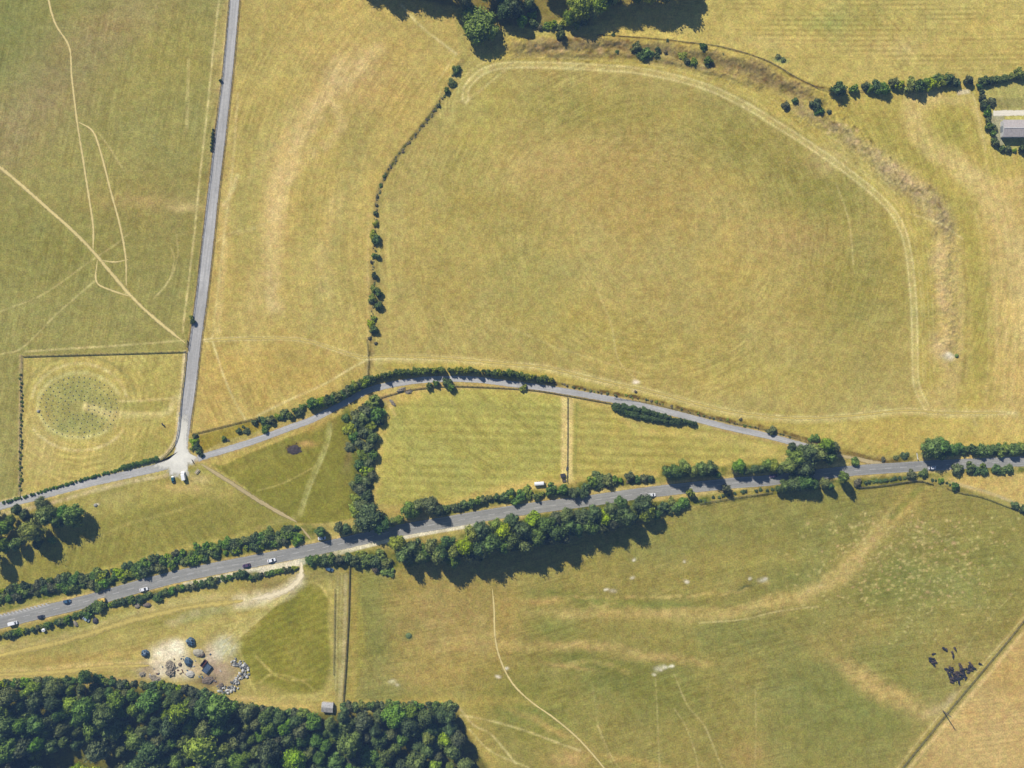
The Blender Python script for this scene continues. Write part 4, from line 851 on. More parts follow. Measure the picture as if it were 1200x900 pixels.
plant_row(along([(522,596),(550,590),(580,583),(600,583)],7,3.6,5,1)+[(597,577,6,3.5),(610,582,6.5),(617,577,6.5,4,'b_light'),(604,588,4.5),(628,582,4.5),(634,579,3.5),(645,574,6.5),(652,578,3.5),(659,574,6.5),(666,577,4),(672,578,7),(681,577,6.5),(687,571,4.5),(695,565,7),(703,562,8,4,'b_green'),(712,563,7),(720,562,4.5),(727,563,3),(738,559,6),(747,562,4),(755,560,4.5),(762,560,4),(700,572,3),(712,571,2.5,1.2,'b_scrub'),(735,565,2,1,'b_scrub')],
  '{look} bush, {n} from the left on the verge below the paddocks', 'bushes on the verge below the paddocks', False, name='verge_bush', hfac=1.7)
plant_row([(783,553,8,7,'dark'),(792,552,10,8,'dark'),(802,548,9,8,'light'),(812,553,7,6),(824,549,9,7),(833,549,9,8,'dark'),(840,556,6,6),(862,551,6),(866,547,9,6),(874,553,5),(884,550,6),(892,550,6,5,'dark'),(899,545,7),(907,545,8,6,'light'),(914,550,7,6,'dark'),
  (926,545,11,8),(933,534,12,10,'green'),(946,533,14,12,'green'),(943,546,13,9,'dark'),(958,530,12,11),(970,523,10,10,'green'),(971,534,10,9,'dark'),(978,524,7,8),(928,524,7,7,'dark')],
  '{look} tree, {n} from the left above the eastern stretch of main road', 'trees above the eastern stretch of the main road', True)
# the great belt south of the road
plant_row([(364,657,6,4,'b_dark'),(372,655,6),(381,657,6,4,'b_dark'),(389,654,6),(398,657,6.5),(407,654,6.5,5,'b_dark'),(416,657,7),(422,651,6,4,'b_light'),(430,656,8),(439,658,8,5,'b_dark'),(446,652,7),(452,660,7,5,'b_light'),(440,667,5,3,'b_scrub'),(455,669,7,3,'b_light')],
  '{look} bush, {n} from the left beside the chalk track mouth', 'bushes beside the mouth of the chalk track', False, hfac=1.8)
plant_row([(466,637,11,10),(473,650,11,10),(485,643,12,11,'dark'),(497,649,10,10),(506,640,10,10),(517,647,11,11,'dark'),(524,636,9,10),(533,645,11,12),(545,640,12,13),(552,628,11,12,'light'),(560,643,11,13,'dark'),(566,622,12,13),(576,634,13,14),(580,616,9,11,'light'),(590,624,12,14),(602,634,12,14,'dark'),(600,610,9,11),(614,622,13,14),(625,609,11,12,'light'),(630,627,13,15),(640,615,13,14),(652,624,12,14,'dark'),(652,608,10,12),(664,604,10,12,'light'),
  (668,617,12,13),(681,607,12,12),(690,615,10,11,'dark'),(697,603,11,11),(708,608,10,11),(715,596,9,10,'light'),(722,604,12,12),(728,590,9,9),(736,607,11,11,'dark'),(753,590,12,11,'dark'),(758,600,12,11),(768,603,8,8,'dark'),(745,596,8,8)]+[(x_,y_,r_,10+4*random.random(),random.choice(['green','dark','grey'])) for x_,y_,r_,_ in along([(475,652),(540,652),(600,640),(650,631),(720,612)],15,8,11,3)],
  '{look} tree, {n} from the left in the great belt below the road', 'trees of the great belt below the main road', True)
plant_row([(778,594,7),(786,590,6,4,'b_light'),(792,595,6),(800,589,6.5,5,'b_green'),(784,599,4,3,'b_dark'),(810,578,5,8,'b_light'),(851,573,5,8,'b_grey')],
  '{look} bush, {n} from the left beyond the great belt below the road', 'bushes on the verge between the belt and the eastern clump', False)
plant_row([(912,573,5,4),(921,569,8,6),(932,566,11,8,'green'),(944,564,11,8),(953,568,8,7,'dark'),(967,566,7,7),(989,558,6,9,'green'),(973,570,5,5,'dark')], '{look} tree, {n} from the left in the clump below the eastern road', 'trees below the eastern stretch of the main road', True)
plant_row([(1005,566,5,3,'b_scrub'),(1068,556,5.5,4,'b_grey'),(1083,554,4,3.5),(1103,563,3.5,2.5,'b_light'),(1122,549,6,5,'b_grey'),(1137,548,6,5,'b_green'),(1152,546,4,4),(1154,552,4.5,3.5),(1168,550,5,4),(1183,549,5,4),(1176,552,4,3,'b_light'),(1120,570,5,4,'b_dark'),(1190,592,4.5,3),(1199,596,5,4),(1145,551,4,3)],
  '{look} bush, {n} from the left on the lower verge of the eastern road', 'bushes on the lower verge of the eastern road', False)
plant_row([(1094,524,13,9,'green'),(1104,522,10,8,'green'),(1088,531,8,6),(1101,532,9,7,'dark'),(1117,527,8,6),(1124,524,6)],'{look} tree, {n} from the left at the right-hand roadside gate', 'trees beside the right-hand gate', True)
hedge(along([(1130,527),(1150,526),(1175,527),(1205,526),(1240,525)],5.6,5.2,7,1.6), 'tall green hedge along the road right of the roadside gate')
# brushwood by the paddock corner and the bonfire plot
# bottom wood
plant_row(along([(-5,801),(40,800),(75,799),(85,797)],7,4.5,7,2)+along([(110,797),(150,801),(200,805),(240,815),(270,826),(320,835),(368,838)],7.5,4,7,2)+along([(398,829),(440,826),(490,827),(530,829)],8,4,6,1.5), '{look} bush, {n} from the left along the upper edge of the bottom wood', 'bushes along the upper edge of the bottom wood', False, name='woodland_bush')
poly_w = [(-40,806),(0,807),(45,807),(88,802),(104,802),(122,808),(160,811),(200,812),(240,822),(275,832),(330,842),(365,845),(395,837),(440,834),(500,834),(526,836),(533,850),(538,872),(548,892),(566,925),(-40,925)]
def inpoly(x, y, P):
    c = False
    for i in range(len(P)):
        (x1,y1),(x2,y2) = P[i],P[(i+1)%len(P)]
        if (y1>y)!=(y2>y) and x < (x2-x1)*(y-y1)/(y2-y1)+x1: c = not c
    return c
wood = [(100,793,9,11,'dark'),(158,868,12,12,'light'),(237,878,21,13,'light'),(122,836,15,14,'green'),(135,822,13,12,'green'),(175,822,14,12,'green'),(210,835,15,13,'green'),(82,826,12,11,'light'),(110,850,14,14,'dark'),(205,892,11,8,'light'),(275,893,14,10,'green'),(200,850,14,13,'dark'),
        (425,845,12,10),(462,840,14,11),(480,850,15,12,'dark'),(500,840,13,10,'dark'),(518,838,11,9,'dark'),(528,840,8,8,'dark'),(432,888,14,9,'green'),(418,890,12,8),(470,898,12,8),(522,865,10,7,'light'),(512,872,9,6,'light'),(532,880,11,8),(545,896,10,7),(30,893,13,6,'dark')]
r = random.Random(5); tries = 0
while tries < 9000:
    tries += 1; x = r.uniform(-40, 575); y = r.uniform(792, 922)
    if not inpoly(x, y, poly_w): continue
    R0 = r.choice([7, 9, 12, 15, 18])*r.uniform(.9,1.1) if x < 290 or y > 870 else r.uniform(6.5, 11)
    if y < 815: R0 *= .8
    if -5 < x < 172 and 880 < y < 903 and not 22 < x < 46: continue
    if 430 < x < 500 and 878 < y < 886: continue
    if (x-384)**2+(y-829)**2 < 15**2: continue
    if all((x-a[0])**2+(y-a[1])**2 > (.66*(R0+a[2]))**2 for a in wood):
        wood.append((x, y, R0, (R0*S*1.7+2.5)*r.uniform(.75,1.3)))
ranks = {'front rank': [], 'second rank': [], 'middle rank': [], 'fourth rank': [], 'rearmost rank': []}
def wood_edge(x):
    P = poly_w[1:17]; return float(np.interp(x, [p[0] for p in P], [p[1] for p in P]))
for t in wood:
    d = t[1]-wood_edge(t[0]) if t[0] < 540 else 40
    k = 'front rank' if d < 11 else 'second rank' if d < 32 else 'middle rank' if d < 54 else 'fourth rank' if d < 78 else 'rearmost rank'
    ranks[k].append(t)
for k, v in ranks.items():
    plant_row(v, '{look} tree, {n} from the left in the %s of the bottom wood' % k, 'trees of the bottom wood', True)
# ================================================================== FENCES
def box_mesh(name, s, m, z0=0.0, bevel=0.0):
    bm = bmesh.new(); add_box(bm, (0,0,z0+s[2]/2), s, bevel=bevel); return bm_mesh(name, bm, m)
bmp = bmesh.new(); add_box(bmp, (0,0,.55), (.16,.16,1.4)); add_box(bmp, (0,0,1.29), (.16,.16,.08), taper=.3)
POST = bm_mesh('post', bmp, TIMBER)
def fence(pts, label, gap=8, rails=(0.45,0.85,1.15), m=WIRE, name='post_and_wire_fence', th=.05, group=None, smooth=True, postw=1.0):
    P = smooth_line(pts, 1.0) if smooth else np.array(pts, float)
    d = np.concatenate([[0], np.cumsum(np.linalg.norm(np.diff(P, axis=0), axis=1))]); n = max(2, int(d[-1]/gap)+1)
    n = min(n, 95)
    ss = np.linspace(0, d[-1], n); W2 = [PX(np.interp(s, d, P[:,0]), np.interp(s, d, P[:,1])) for s in ss]
    e = empty(name, W2[0]); tag(e, label, 'fence', group)
    for w in W2:
        o = link('post', POST, e); o.location = w-W2[0]; o.scale = (postw, postw, 1); o.rotation_euler = (0,0,random.uniform(-.2,.2))
    for k in rails:
        bm = bmesh.new()
        for a, c in zip(W2[:-1], W2[1:]):
            a = a-W2[0]; c = c-W2[0]; dd = c-a; 
            add_box(bm, ((a.x+c.x)/2, (a.y+c.y)/2, k), (dd.length, th, th*2.2), math.atan2(dd.y, dd.x))
        link('rail', bm_mesh('rail', bm, m), e)
    return e
fence([(27,417),(80,415.5),(150,413.5),(217,411.5)], 'straight dark fence along the top of the ring plot', 7, th=.10, m=WIRE, smooth=False, postw=1.4)
fence([(25.8,417),(24.5,480),(23,580)], 'fence down the left side of the ring plot', 7)
fence([(218.5,412),(216,440),(213,465),(211,490),(208,512),(199,528),(186,539)], 'fence round the right side of the ring plot', 6, th=.08)
fence([(268.5,0),(262,75),(255.5,130),(244.5,225),(236,290),(229.5,350),(221,410)], 'long fence along the left side of the north lane', 7)
fence([(281,0),(274,75),(268,130),(257,225),(250,290),(243,350),(236,400),(230,450),(225,488),(223,505)], 'long fence along the right side of the north lane', 7)
fence([(664.8,465),(664.8,510),(664.5,557)], 'fence dividing the two mown paddocks', 6, th=.09, m=WIRE, postw=1.3)
fence([(446,465),(463,460),(480,456),(520,452),(560,452.5),(620,456),(660,462),(715,472)], 'curving fence along the top edge of the large paddock', 6, th=.09, m=WIRE, postw=1.3)
fence([(410,664),(408.8,720),(405.5,780),(402.5,822)], 'dark fence beside the double track in the lower left field', 6, th=.10, m=WIRE, postw=1.5, smooth=False)
fence([(392.5,690),(392,740),(391,790)], 'faint wire fence left of the double track', 7)
fence([(745,605),(775,600),(806,594)], 'short fence below the right end of the great belt', 6, th=.07, m=WIRE)
fence([(820,590),(860,583),(905,577)], 'fence between the eastern verge and the big lower field', 6, th=.07, m=WIRE)
fence([(1005,571.5),(1040,568),(1075,563),(1093,567)], 'fence between the eastern clump and the big lower field', 6, th=.09, m=WIRE, postw=1.3)
fence([(1110,572),(1125,577),(1150,582),(1185,595),(1230,610)], 'fence running down right from the eastern road', 6, th=.07, m=WIRE)
fence([(700,41),(740,43.5),(800,49),(850,56),(900,72),(945,97),(985,107),(1120,99)], 'fence on the crest of the henge bank', 7)
fence([(1240,668),(1196,731),(1114,830),(1052,906),(1035,930)], 'fence beside the farm track in the bottom right corner', 8)
fence([(226,508),(262,499),(300,489.5)], 'fence along the top of the narrow rough plot', 6, th=.07, m=WIRE)
fence([(720,466),(760,471),(800,481),(850,493),(905,505),(985,529)], 'fence on the upper side of the east lane', 7)
fence([(60,578),(100,568),(150,556.5)][::-1] if False else [(430,398),(431.5,420),(430,447)], 'short fence across the footpath at the end of the field line', 6)

# ================================================================== RING MONUMENT POSTS
bm = bmesh.new(); add_cyl(bm, (0,0,-.1), (0,0,.4), .32, .32, 14); add_cyl(bm, (0,0,.4), (0,0,.45), .32, .27, 14)
MARK = bm_mesh('marker_post', bm, mat('marker_concrete', (0.22,0.22,0.13), .9, .25, 2))
cnt = 0
for R_, nn in ((12,14),(18,18),(24,22),(31,26),(37,36),(44,44)):
    for i in range(nn):
        a = i/nn*2*math.pi+R_; x = 92+R_*1.03*math.cos(a)+random.uniform(-.4,.4); y = 477+R_*.80*math.sin(a)+random.uniform(-.4,.4)
        p = PX(x, y); o = link('marker_post', MARK); o.location = p; s = random.uniform(.75,1.2); o.scale = (s, s, random.uniform(.5,.9))
        tag(o, 'short round marker post standing in the rings of the oval green monument', 'marker post', 'marker posts of the ring monument')

# ================================================================== VEHICLES
PAINTS = {}
def paint(name, c, metal=0.0):
    if name not in PAINTS: PAINTS[name] = mat('car_paint_'+name, c, .3, .04, 3, metal, spec=.5)
    return PAINTS[name]
def loft(bm, secs):
    rings = [[bm.verts.new(p) for p in s] for s in secs]; n = len(rings[0])
    for a, c in zip(rings[:-1], rings[1:]):
        for i in range(n): bm.faces.new((a[i], a[(i+1)%n], c[(i+1)%n], c[i]))
    bm.faces.new(rings[0][::-1]); bm.faces.new(rings[-1])
    bmesh.ops.recalc_face_normals(bm, faces=bm.faces)
def sec(x, hw, z0, z1, inset=.12):
    return [(x,-hw,z0),(x,-hw,z0+(z1-z0)*.6),(x,-hw+inset,z1),(x,hw-inset,z1),(x,hw,z0+(z1-z0)*.6),(x,hw,z0)]
def vehicle(px, py, ang, label, cat, col, kind='car', name='parked_car', group=None, L=4.3, Wd=1.78):
    """nose along +x before rotation; ang = heading in photo degrees (0 = right, 90 = up)"""
    e = empty(name, PX(px, py) + Vector((0,0,.06)), math.radians(ang)); tag(e, label, cat, group)
    hl = L/2; hw = Wd/2; bm = bmesh.new()
    if kind == 'car':
        loft(bm, [sec(-hl,hw*.86,.35,.72,.1), sec(-hl+.15,hw*.95,.28,.92), sec(-hl+.9,hw,.25,.95), sec(0,hw,.25,.95), sec(hl-1.3,hw,.25,.93), sec(hl-.4,hw*.95,.27,.80), sec(hl,hw*.80,.35,.62,.1)])
        body = link('body', bm_mesh('body', bm, col), e)
        bm = bmesh.new(); loft(bm, [sec(-hl+.55,hw*.90,.9,1.0,.1), sec(-hl+1.05,hw*.88,.9,1.43,.14), sec(-hl+2.2,hw*.86,.9,1.48,.14), sec(hl-1.85,hw*.86,.9,1.42,.14), sec(hl-1.1,hw*.88,.9,.97,.1)])
        gl = link('glasshouse', bm_mesh('glasshouse', bm, GLASS), e)
        bm = bmesh.new(); add_box(bm, (-hl+1.95,0,1.475), (1.75,Wd*.80,.06), bevel=.025); link('roof_panel', bm_mesh('roof_panel', bm, col), e)
        wz, wx = .32, (hl-.85, -hl+.8)
    else:
        zt = 2.1 if kind == 'van' else 2.6
        loft(bm, [sec(-hl,hw*.96,.35,zt,.12), sec(-hl+.1,hw,.3,zt,.12), sec(hl-1.75,hw,.3,zt,.12), sec(hl-1.25,hw,.3,zt-.12,.16), sec(hl-.75,hw*.98,.3,1.25,.14), sec(hl-.1,hw*.94,.32,1.0,.12), sec(hl,hw*.88,.4,.85,.1)])
        body = link('body', bm_mesh('body', bm, col), e)
        bm = bmesh.new(); loft(bm, [sec(hl-1.32,hw*.9,1.2,zt-.1,.1), sec(hl-.72,hw*.9,1.15,1.32,.08)]); link('windscreen', bm_mesh('windscreen', bm, GLASS), e)
        for sy in (-1,1):
            bm = bmesh.new(); add_box(bm, (hl-1.75, sy*(hw-.01), 1.45), (.75,.06,.5)); link('side_window', bm_mesh('side_window', bm, GLASS), e)
        wz, wx = .36, (hl-.9, -hl+1.0)
    for x in wx:
        for sy in (-1,1):
            bm = bmesh.new(); add_cyl(bm, (x, sy*(hw-.2), wz), (x, sy*(hw+.01), wz), wz, wz, 14); w = link('wheel', bm_mesh('wheel', bm, RUBBER), e)
            bm = bmesh.new(); add_cyl(bm, (x, sy*(hw+.01), wz), (x, sy*(hw+.03), wz), wz*.55, wz*.5, 10); link('rim', bm_mesh('rim', bm, CHROME), w)
    for sy in (-1,1):
        bm = bmesh.new(); add_box(bm, (hl-.12, sy*hw*.62, .62), (.22,.34,.14)); link('headlight', bm_mesh('headlight', bm, CHROME), e)
        bm = bmesh.new(); add_box(bm, (-hl+.05, sy*hw*.68, .78), (.12,.26,.16)); link('tail_light', bm_mesh('tail_light', bm, REDL), e)
        bm = bmesh.new(); add_box(bm, (hl-1.55, sy*(hw+.1), 1.0), (.12,.2,.14)); link('wing_mirror', bm_mesh('wing_mirror', bm, col), e)
    return e
Wt = paint('white', (.78,.79,.81)); Dk = paint('dark', (.035,.04,.055)); Pl = paint('plum', (.09,.05,.10)); Yl = paint('yellow', (.72,.48,.10)); Bl = paint('blue', (.05,.11,.19)); Sv = paint('silver', (.62,.64,.68)); Tl = paint('teal', (.02,.09,.12))
vehicle(318.5,656.5,14,'white car driving behind a dark one on the main road','car',Wt,name='moving_car',L=4.9,Wd=1.95)
vehicle(289,662.5,194,'dark plum car just left of a white car on the main road','car',Pl,name='moving_car',L=4.6,Wd=1.9)
vehicle(169,690.5,14,'white car with pale roof on the main road, right of the yellow van','car',Wt,name='moving_car',L=4.9,Wd=1.95)
vehicle(119.5,703,190,'yellow van on the main road beside the hedge','van',Yl,'van','moving_van',L=4.6,Wd=2.1)
vehicle(16,730,12,'white and violet van at the far left of the main road','van',Wt,'van','moving_van',L=5.2,Wd=2.0)
vehicle(48.5,722.5,12,'small dark car at the foot of the left hedge, on the main road','car',Dk,name='moving_car',L=4,Wd=1.8)
vehicle(377.5,630.5,8,'white car in the lay-by, in the shade of a round tree','car',Wt,L=4.6,Wd=1.9)
vehicle(79,704.5,10,'dark blue car stopped in tree shade at the left lay-by','car',Bl,L=4.5,Wd=1.9)
vehicle(763.5,580,6,'white car passing right of the great tree belt','car',Wt,name='moving_car',L=4.7,Wd=1.95)
vehicle(906,557.5,186,'dark car in tree shade left of the big eastern tree','car',Pl,name='moving_car',L=4.5,Wd=1.9)
vehicle(1092,548,4,'silver car half in the tree shade by the right-hand gate','car',Sv,name='moving_car',L=4.4,Wd=1.9)
vehicle(386.5,667,-14,'dark blue car parked in shade by the chalk track mouth','car',Bl,L=4.6,Wd=1.9)
vehicle(203,562,98,'small teal car parked on the left of the junction apron','car',Tl,L=3.9,Wd=1.75)
vehicle(215.5,557.5,100,'large white camper van parked at the bottom of the junction apron','van',Wt,'camper','camper_van',L=5.0,Wd=2.2)
vehicle(101.5,725.5,-30,'pale blue old car among scrap below the left hedge','car',paint('paleblue',(.25,.33,.38)),L=4.2,Wd=1.8)

# ================================================================== BARN, SHED, TRAILER
def vol(x0, x1, y0, y1, z):   # photograph rectangle at height z -> world box corners
    return PX(x0, y0, z), PX(x1, y1, z)
CLAD = mat('white_cladding', (.55,.54,.52), .6, .08, 1.5); ROOFL = mat('fibre_cement_roof', (.40,.36,.34), .85, .12, .8); DOORM = mat('grey_door', (.25,.27,.28), .6, .1, 2)
e0, e1 = vol(1176.5,1250,141,159.5,4.5); bx0, bx1, by1, by0 = e0.x, e1.x, e0.y, e1.y; yr = (by0+by1)/2
barn = empty('barn', ((bx0+bx1)/2, yr, 0)); tag(barn, 'long low barn with pale grey roof and white gable at the right edge', 'barn')
O = Vector(((bx0+bx1)/2, yr, 0))
def bq(vs, fs, name, m, parent=barn): return link(name, mesh_from(name, [Vector(v)-O for v in vs], fs, [m]), parent)
ze, zr = 4.4, 5.7
for nm, y in (('wall', by0), ('wall', by1)):
    bm = bmesh.new(); add_box(bm, ((bx0+bx1)/2-O.x, y-O.y, ze/2), (bx1-bx0, .2, ze)); link(nm, bm_mesh(nm, bm, CLAD), barn)
for x in (bx0, bx1):
    V = [(x-.1,by0+.11,0),(x-.1,by1-.11,0),(x-.1,by1-.11,ze),(x-.1,yr,zr-.08),(x-.1,by0+.11,ze),(x+.1,by0+.11,0),(x+.1,by1-.11,0),(x+.1,by1-.11,ze),(x+.1,yr,zr-.08),(x+.1,by0+.11,ze)]
    bq(V, [(0,1,2,3,4),(9,8,7,6,5),(0,5,6,1),(1,6,7,2),(2,7,8,3),(3,8,9,4),(4,9,5,0)], 'gable', CLAD)
for s_, yb in ((-1,by0-.4),(1,by1+.4)):
    V = []; F = []; n = int((bx1-bx0+.8)/.6)
    for i in range(n+1):
        x = bx0-.4+i*.6; dz = .05*(i%2)
        V += [(x,yb,ze-.05+dz),(x,yr,zr+dz+.02),(x,yb,ze-.17),(x,yr,zr-.1)]
    for i in range(n):
        a = i*4; F += [(a,a+4,a+5,a+1),(a+2,a+3,a+7,a+6),(a,a+2,a+6,a+4),(a+1,a+5,a+7,a+3)]
    F += [(0,1,3,2),(n*4,n*4+2,n*4+3,n*4+1)]
    bq(V, F, 'roof', ROOFL)
bm = bmesh.new(); add_box(bm, (0,0,zr+.1), (bx1-bx0+.8,.4,.12)); link('ridge_cap', bm_mesh('ridge_cap', bm, CLAD), barn)
bm = bmesh.new(); add_box(bm, (bx0-O.x-.13,0,1.8), (.08,3.6,3.4)); dr = link('door', bm_mesh('door', bm, DOORM), barn)
bm = bmesh.new(); add_box(bm, (bx0-O.x-.19,1.2,1.2), (.06,.1,.4)); link('handle', bm_mesh('handle', bm, CHROME), dr)
for k in range(6):
    bm = bmesh.new(); add_box(bm, (-12+k*5, by0-O.y-.12, 2.6), (1.6,.06,.9)); link('window', bm_mesh('window', bm, GLASS), barn)

p = PX(383.5,829,2.4); shed = empty('shed', (p.x,p.y,0), math.radians(-4)); tag(shed, 'small grey shed at the top edge of the bottom wood', 'shed')
SW, SD = 6.2, 5.4
for sx, sy, a, b_ in ((0,1,SW,.1),(0,-1,SW,.1),(1,0,.1,SD-.24),(-1,0,.1,SD-.24)):
    bm = bmesh.new(); add_box(bm, (sx*(SW/2-.05), sy*(SD/2-.05), 1.15), (a,b_,2.3)); link('wall', bm_mesh('wall', bm, TIMBER_L), shed)
for s_ in (-1,1):
    bm = bmesh.new(); add_box(bm, (0, s_*SD*.262, 2.62), (SW+.5, SD*.56, .07), tilt=Matrix.Rotation(-s_*.2,4,'X'))
    link('roof', bm_mesh('roof', bm, mat('shed_roof_sheet', (.30,.29,.28) if s_<0 else (.40,.39,.38), .8, .3, 1)), shed)  # same sheet: slope facing the sun coloured lighter, shaded slope darker
bm = bmesh.new(); add_box(bm, (.8,-SD/2-.05,1.0), (1.1,.06,2.0)); link('door', bm_mesh('door', bm, TIMBER), shed)

# white livestock trailer in the paddock: rounded body, wheels, drawbar, dark tailgate
t = empty('livestock_trailer', PX(632,566.5)+Vector((0,0,.02)), math.radians(4)); tag(t, 'white round-topped trailer standing in the mown paddock above the road', 'trailer')
bm = bmesh.new(); secs = []
for x in (-2.9,-2.8,2.5,2.7,2.85):
    q_ = 1.0 if -2.85 < x < 2.6 else (.94 if x < 0 else (.9 if x < 2.8 else .75))
    secs.append([(x,-1.05*q_,.6),(x,-1.08*q_,1.8*q_),(x,-.8*q_,2.25*q_),(x,0,2.42*q_),(x,.8*q_,2.25*q_),(x,1.08*q_,1.8*q_),(x,1.05*q_,.6)])
loft(bm, secs); link('body', bm_mesh('body', bm, WHITE_P), t)
for x in (-.9,.2):
    for sy in (-1,1):
        bm = bmesh.new(); add_cyl(bm, (x,sy*1.0,.36),(x,sy*1.22,.36),.36,.36,12); link('wheel', bm_mesh('wheel', bm, RUBBER), t)
bm = bmesh.new(); add_box(bm, (3.5,0,.5), (1.5,.16,.14)); add_box(bm, (3.2,.3,.5), (1.0,.1,.1), .5); add_box(bm, (3.2,-.3,.5), (1.0,.1,.1), -.5); add_cyl(bm,(4.1,0,.1),(4.1,0,.8),.07)
link('drawbar', bm_mesh('drawbar', bm, TIMBER), t)
bm = bmesh.new(); add_box(bm, (2.95,0,1.3), (.12,1.7,1.3)); link('tailgate', bm_mesh('tailgate', bm, TIMBER), t)

# field gates, troughs, feeders
def gate(px, py, ang, label, L=3.6, m=TIMBER, h=1.2):
    e = empty('field_gate', PX(px,py), math.radians(ang)); tag(e, label, 'gate')
    for x in (-L/2, L/2):
        o = link('gatepost', POST, e); o.location = (x,0,0); o.scale = (1.5,1.5,1.05)
    bm = bmesh.new()
    for k in range(5): add_box(bm, (0,0,.25+k*.22), (L-.3,.07,.09))
    for x in (-L/2+.2,0,L/2-.2): add_box(bm, (x,.075,.7), (.1,.07,1.05))
    add_box(bm, (0,-.075,.7), (L*.85,.06,.09), tilt=Matrix.Rotation(.24,4,'Y'))
    link('bars', bm_mesh('bars', bm, m), e)
gate(1074.5,534.5,100,'pale open gate standing at the right-hand field entrance',4.2,WHITE_P)
gate(664.5,561,92,'timber gate at the foot of the fence between the paddocks')
gate(219.6,403,86,'gate where the diagonal footpath meets the north lane')
gate(226.5,541,-60,'small gate beside the start of the stony track',2.6)
gate(354,658,15,'open gate at the mouth of the chalk track') if False else None
def crate(name, px, py, ang, s, m, label, cat, lid=None):
    e = empty(name, PX(px,py), math.radians(ang)); tag(e, label, cat); L_, W_, H_ = s
    bm = bmesh.new()
    for (c, q) in (((0,W_/2,H_/2),(L_,.1,H_)),((0,-W_/2,H_/2),(L_,.1,H_)),((L_/2,0,H_/2),(.1,W_-.12,H_)),((-L_/2,0,H_/2),(.1,W_-.12,H_)),((0,0,.12),(L_-.12,W_-.12,.1))): add_box(bm, c, q)
    for x in (-L_/3,0,L_/3):
        for sy in (-1,1): add_box(bm, (x, sy*(W_/2+.07), H_/2), (.1,.06,H_*.9))
    link('bin', bm_mesh('bin', bm, m), e)
    if lid:
        bm = bmesh.new(); add_box(bm, (0,0,H_+.06), (L_+.15,W_+.15,.08)); link('lid', bm_mesh('lid', bm, lid), e)
    return e
DARKM = mat('dark_timber', (.05,.045,.05), .8, .3, 3)
crate('feed_bin', 659.5,557,10,(2.6,1.9,1.2),DARKM,'dark feed bin left of the paddock gate','feed bin',lid=DARKM)
crate('water_trough', 664.6,549,80,(2.2,1.0,.6),CONC,'small trough at the end of the paddock fence','trough')
crate('pallet_box', 661,563,0,(2.0,1.4,.7),TIMBER,'low timber box below the feed bin','box')
# scrap by the south-west hedge
e = empty('water_tank', PX(52,738)); tag(e, 'white round-topped tank below the left hedge', 'tank')
bm = bmesh.new(); add_cyl(bm,(0,0,0),(0,0,1.5),1.1,1.05,16); add_cyl(bm,(0,0,1.5),(0,0,1.75),1.05,.5,16); link('tank_body', bm_mesh('tank_body', bm, WHITE_P), e)
bm = bmesh.new(); add_cyl(bm,(0,0,1.75),(0,0,1.86),.3,.3,12); link('cap', bm_mesh('cap', bm, DARKM), e)
for i, (x,y,a,lab) in enumerate([(112,727,15,'grey tarpaulin lump right of the scrap car'),(161,709,-20,'dark brush heap below the hedge, left of its neighbour'),(173,707,10,'dark brush heap below the hedge, right of its neighbour'),(88,731,-60,'brown scrap heap left of the scrap car'),(70,734,20,'low grey scrap heap below the left hedge')]):
    pass
def mound(name, px, py, r, h, m, label, cat, asp=1.0, ang=0, rough=.18, sub=3, extra=None):
    bm = bmesh.new(); bmesh.ops.create_icosphere(bm, subdivisions=sub, radius=1.0); sd = px*.37
    for v in bm.verts:
        n = mnoise.fractal(v.co*2.2+Vector((sd,py*.1,0)), .7, 2, 4)
        v.co *= 1+rough*n; v.co.z = max(-.05, v.co.z)
    me = bm_mesh(name, bm, m, smooth=False); e = empty(name, PX(px,py), math.radians(ang), (r,r*asp,h)); tag(e, label, cat)
    link('heap', me, e)
    if extra: extra(e)
    return e
TARP = mat('dark_blue_tarpaulin', (.05,.095,.145), .45, .45, 2.5, spec=.4, bump=.3); TARP2 = mat('grey_tarpaulin', (.16,.22,.27), .5, .3, 2.5, bump=.3)
SOIL = mat('brown_spoil', (.16,.125,.095), .95, .35, 3, bump=.5); PSOIL = mat('pale_spoil', (.34,.31,.23), .95, .2, 3, bump=.4); BRUSHM = mat('dead_brushwood', (.24,.205,.15), .95, .6, 5, bump=.6)
def tyres(n, ring=1.0):
    def f(e):
        for i in range(n):
            bm = bmesh.new(); a = i*6.283/n+.3
            r_ = bmesh.ops.create_circle(bm, segments=12, radius=.13)  # a weighing-down tyre
            bm.clear()
            for k in range(12):
                t0 = k*math.tau/12
                for j in range(6):
                    u = j*math.tau/6; bm.verts.new(((.14+.05*math.cos(u))*math.cos(t0), (.14+.05*math.cos(u))*math.sin(t0), .06*math.sin(u)))
            bm.verts.ensure_lookup_table()
            for k in range(12):
                for j in range(6): bm.faces.new([bm.verts[q] for q in (k*6+j, ((k+1)%12)*6+j, ((k+1)%12)*6+(j+1)%6, k*6+(j+1)%6)])
            o = link('tyre', bm_mesh('tyre', bm, RUBBER), e); d = .58*ring; z = math.sqrt(max(0,1-d*d))
            o.location = (d*math.cos(a), d*math.sin(a), z+.03); o.rotation_euler = (0, .6, a)
    return f
mound('covered_heap', 170.5,765.5,2.4,2.2,TARP,'dark blue sheeted heap at the left of the yard','heap',.95,extra=tyres(5))
mound('covered_heap', 224,752,2.6,2.3,TARP,'dark blue sheeted heap at the top of the yard','heap',1.0,30,extra=tyres(5))
mound('covered_heap', 219.6,751,1.0,1.6,TARP2,'small grey bundle on the left of the top sheeted heap','heap')
mound('covered_heap', 221,775.5,2.3,1.8,TARP,'dark blue sheeted heap in the middle of the yard','heap',1.25,15,extra=tyres(4))
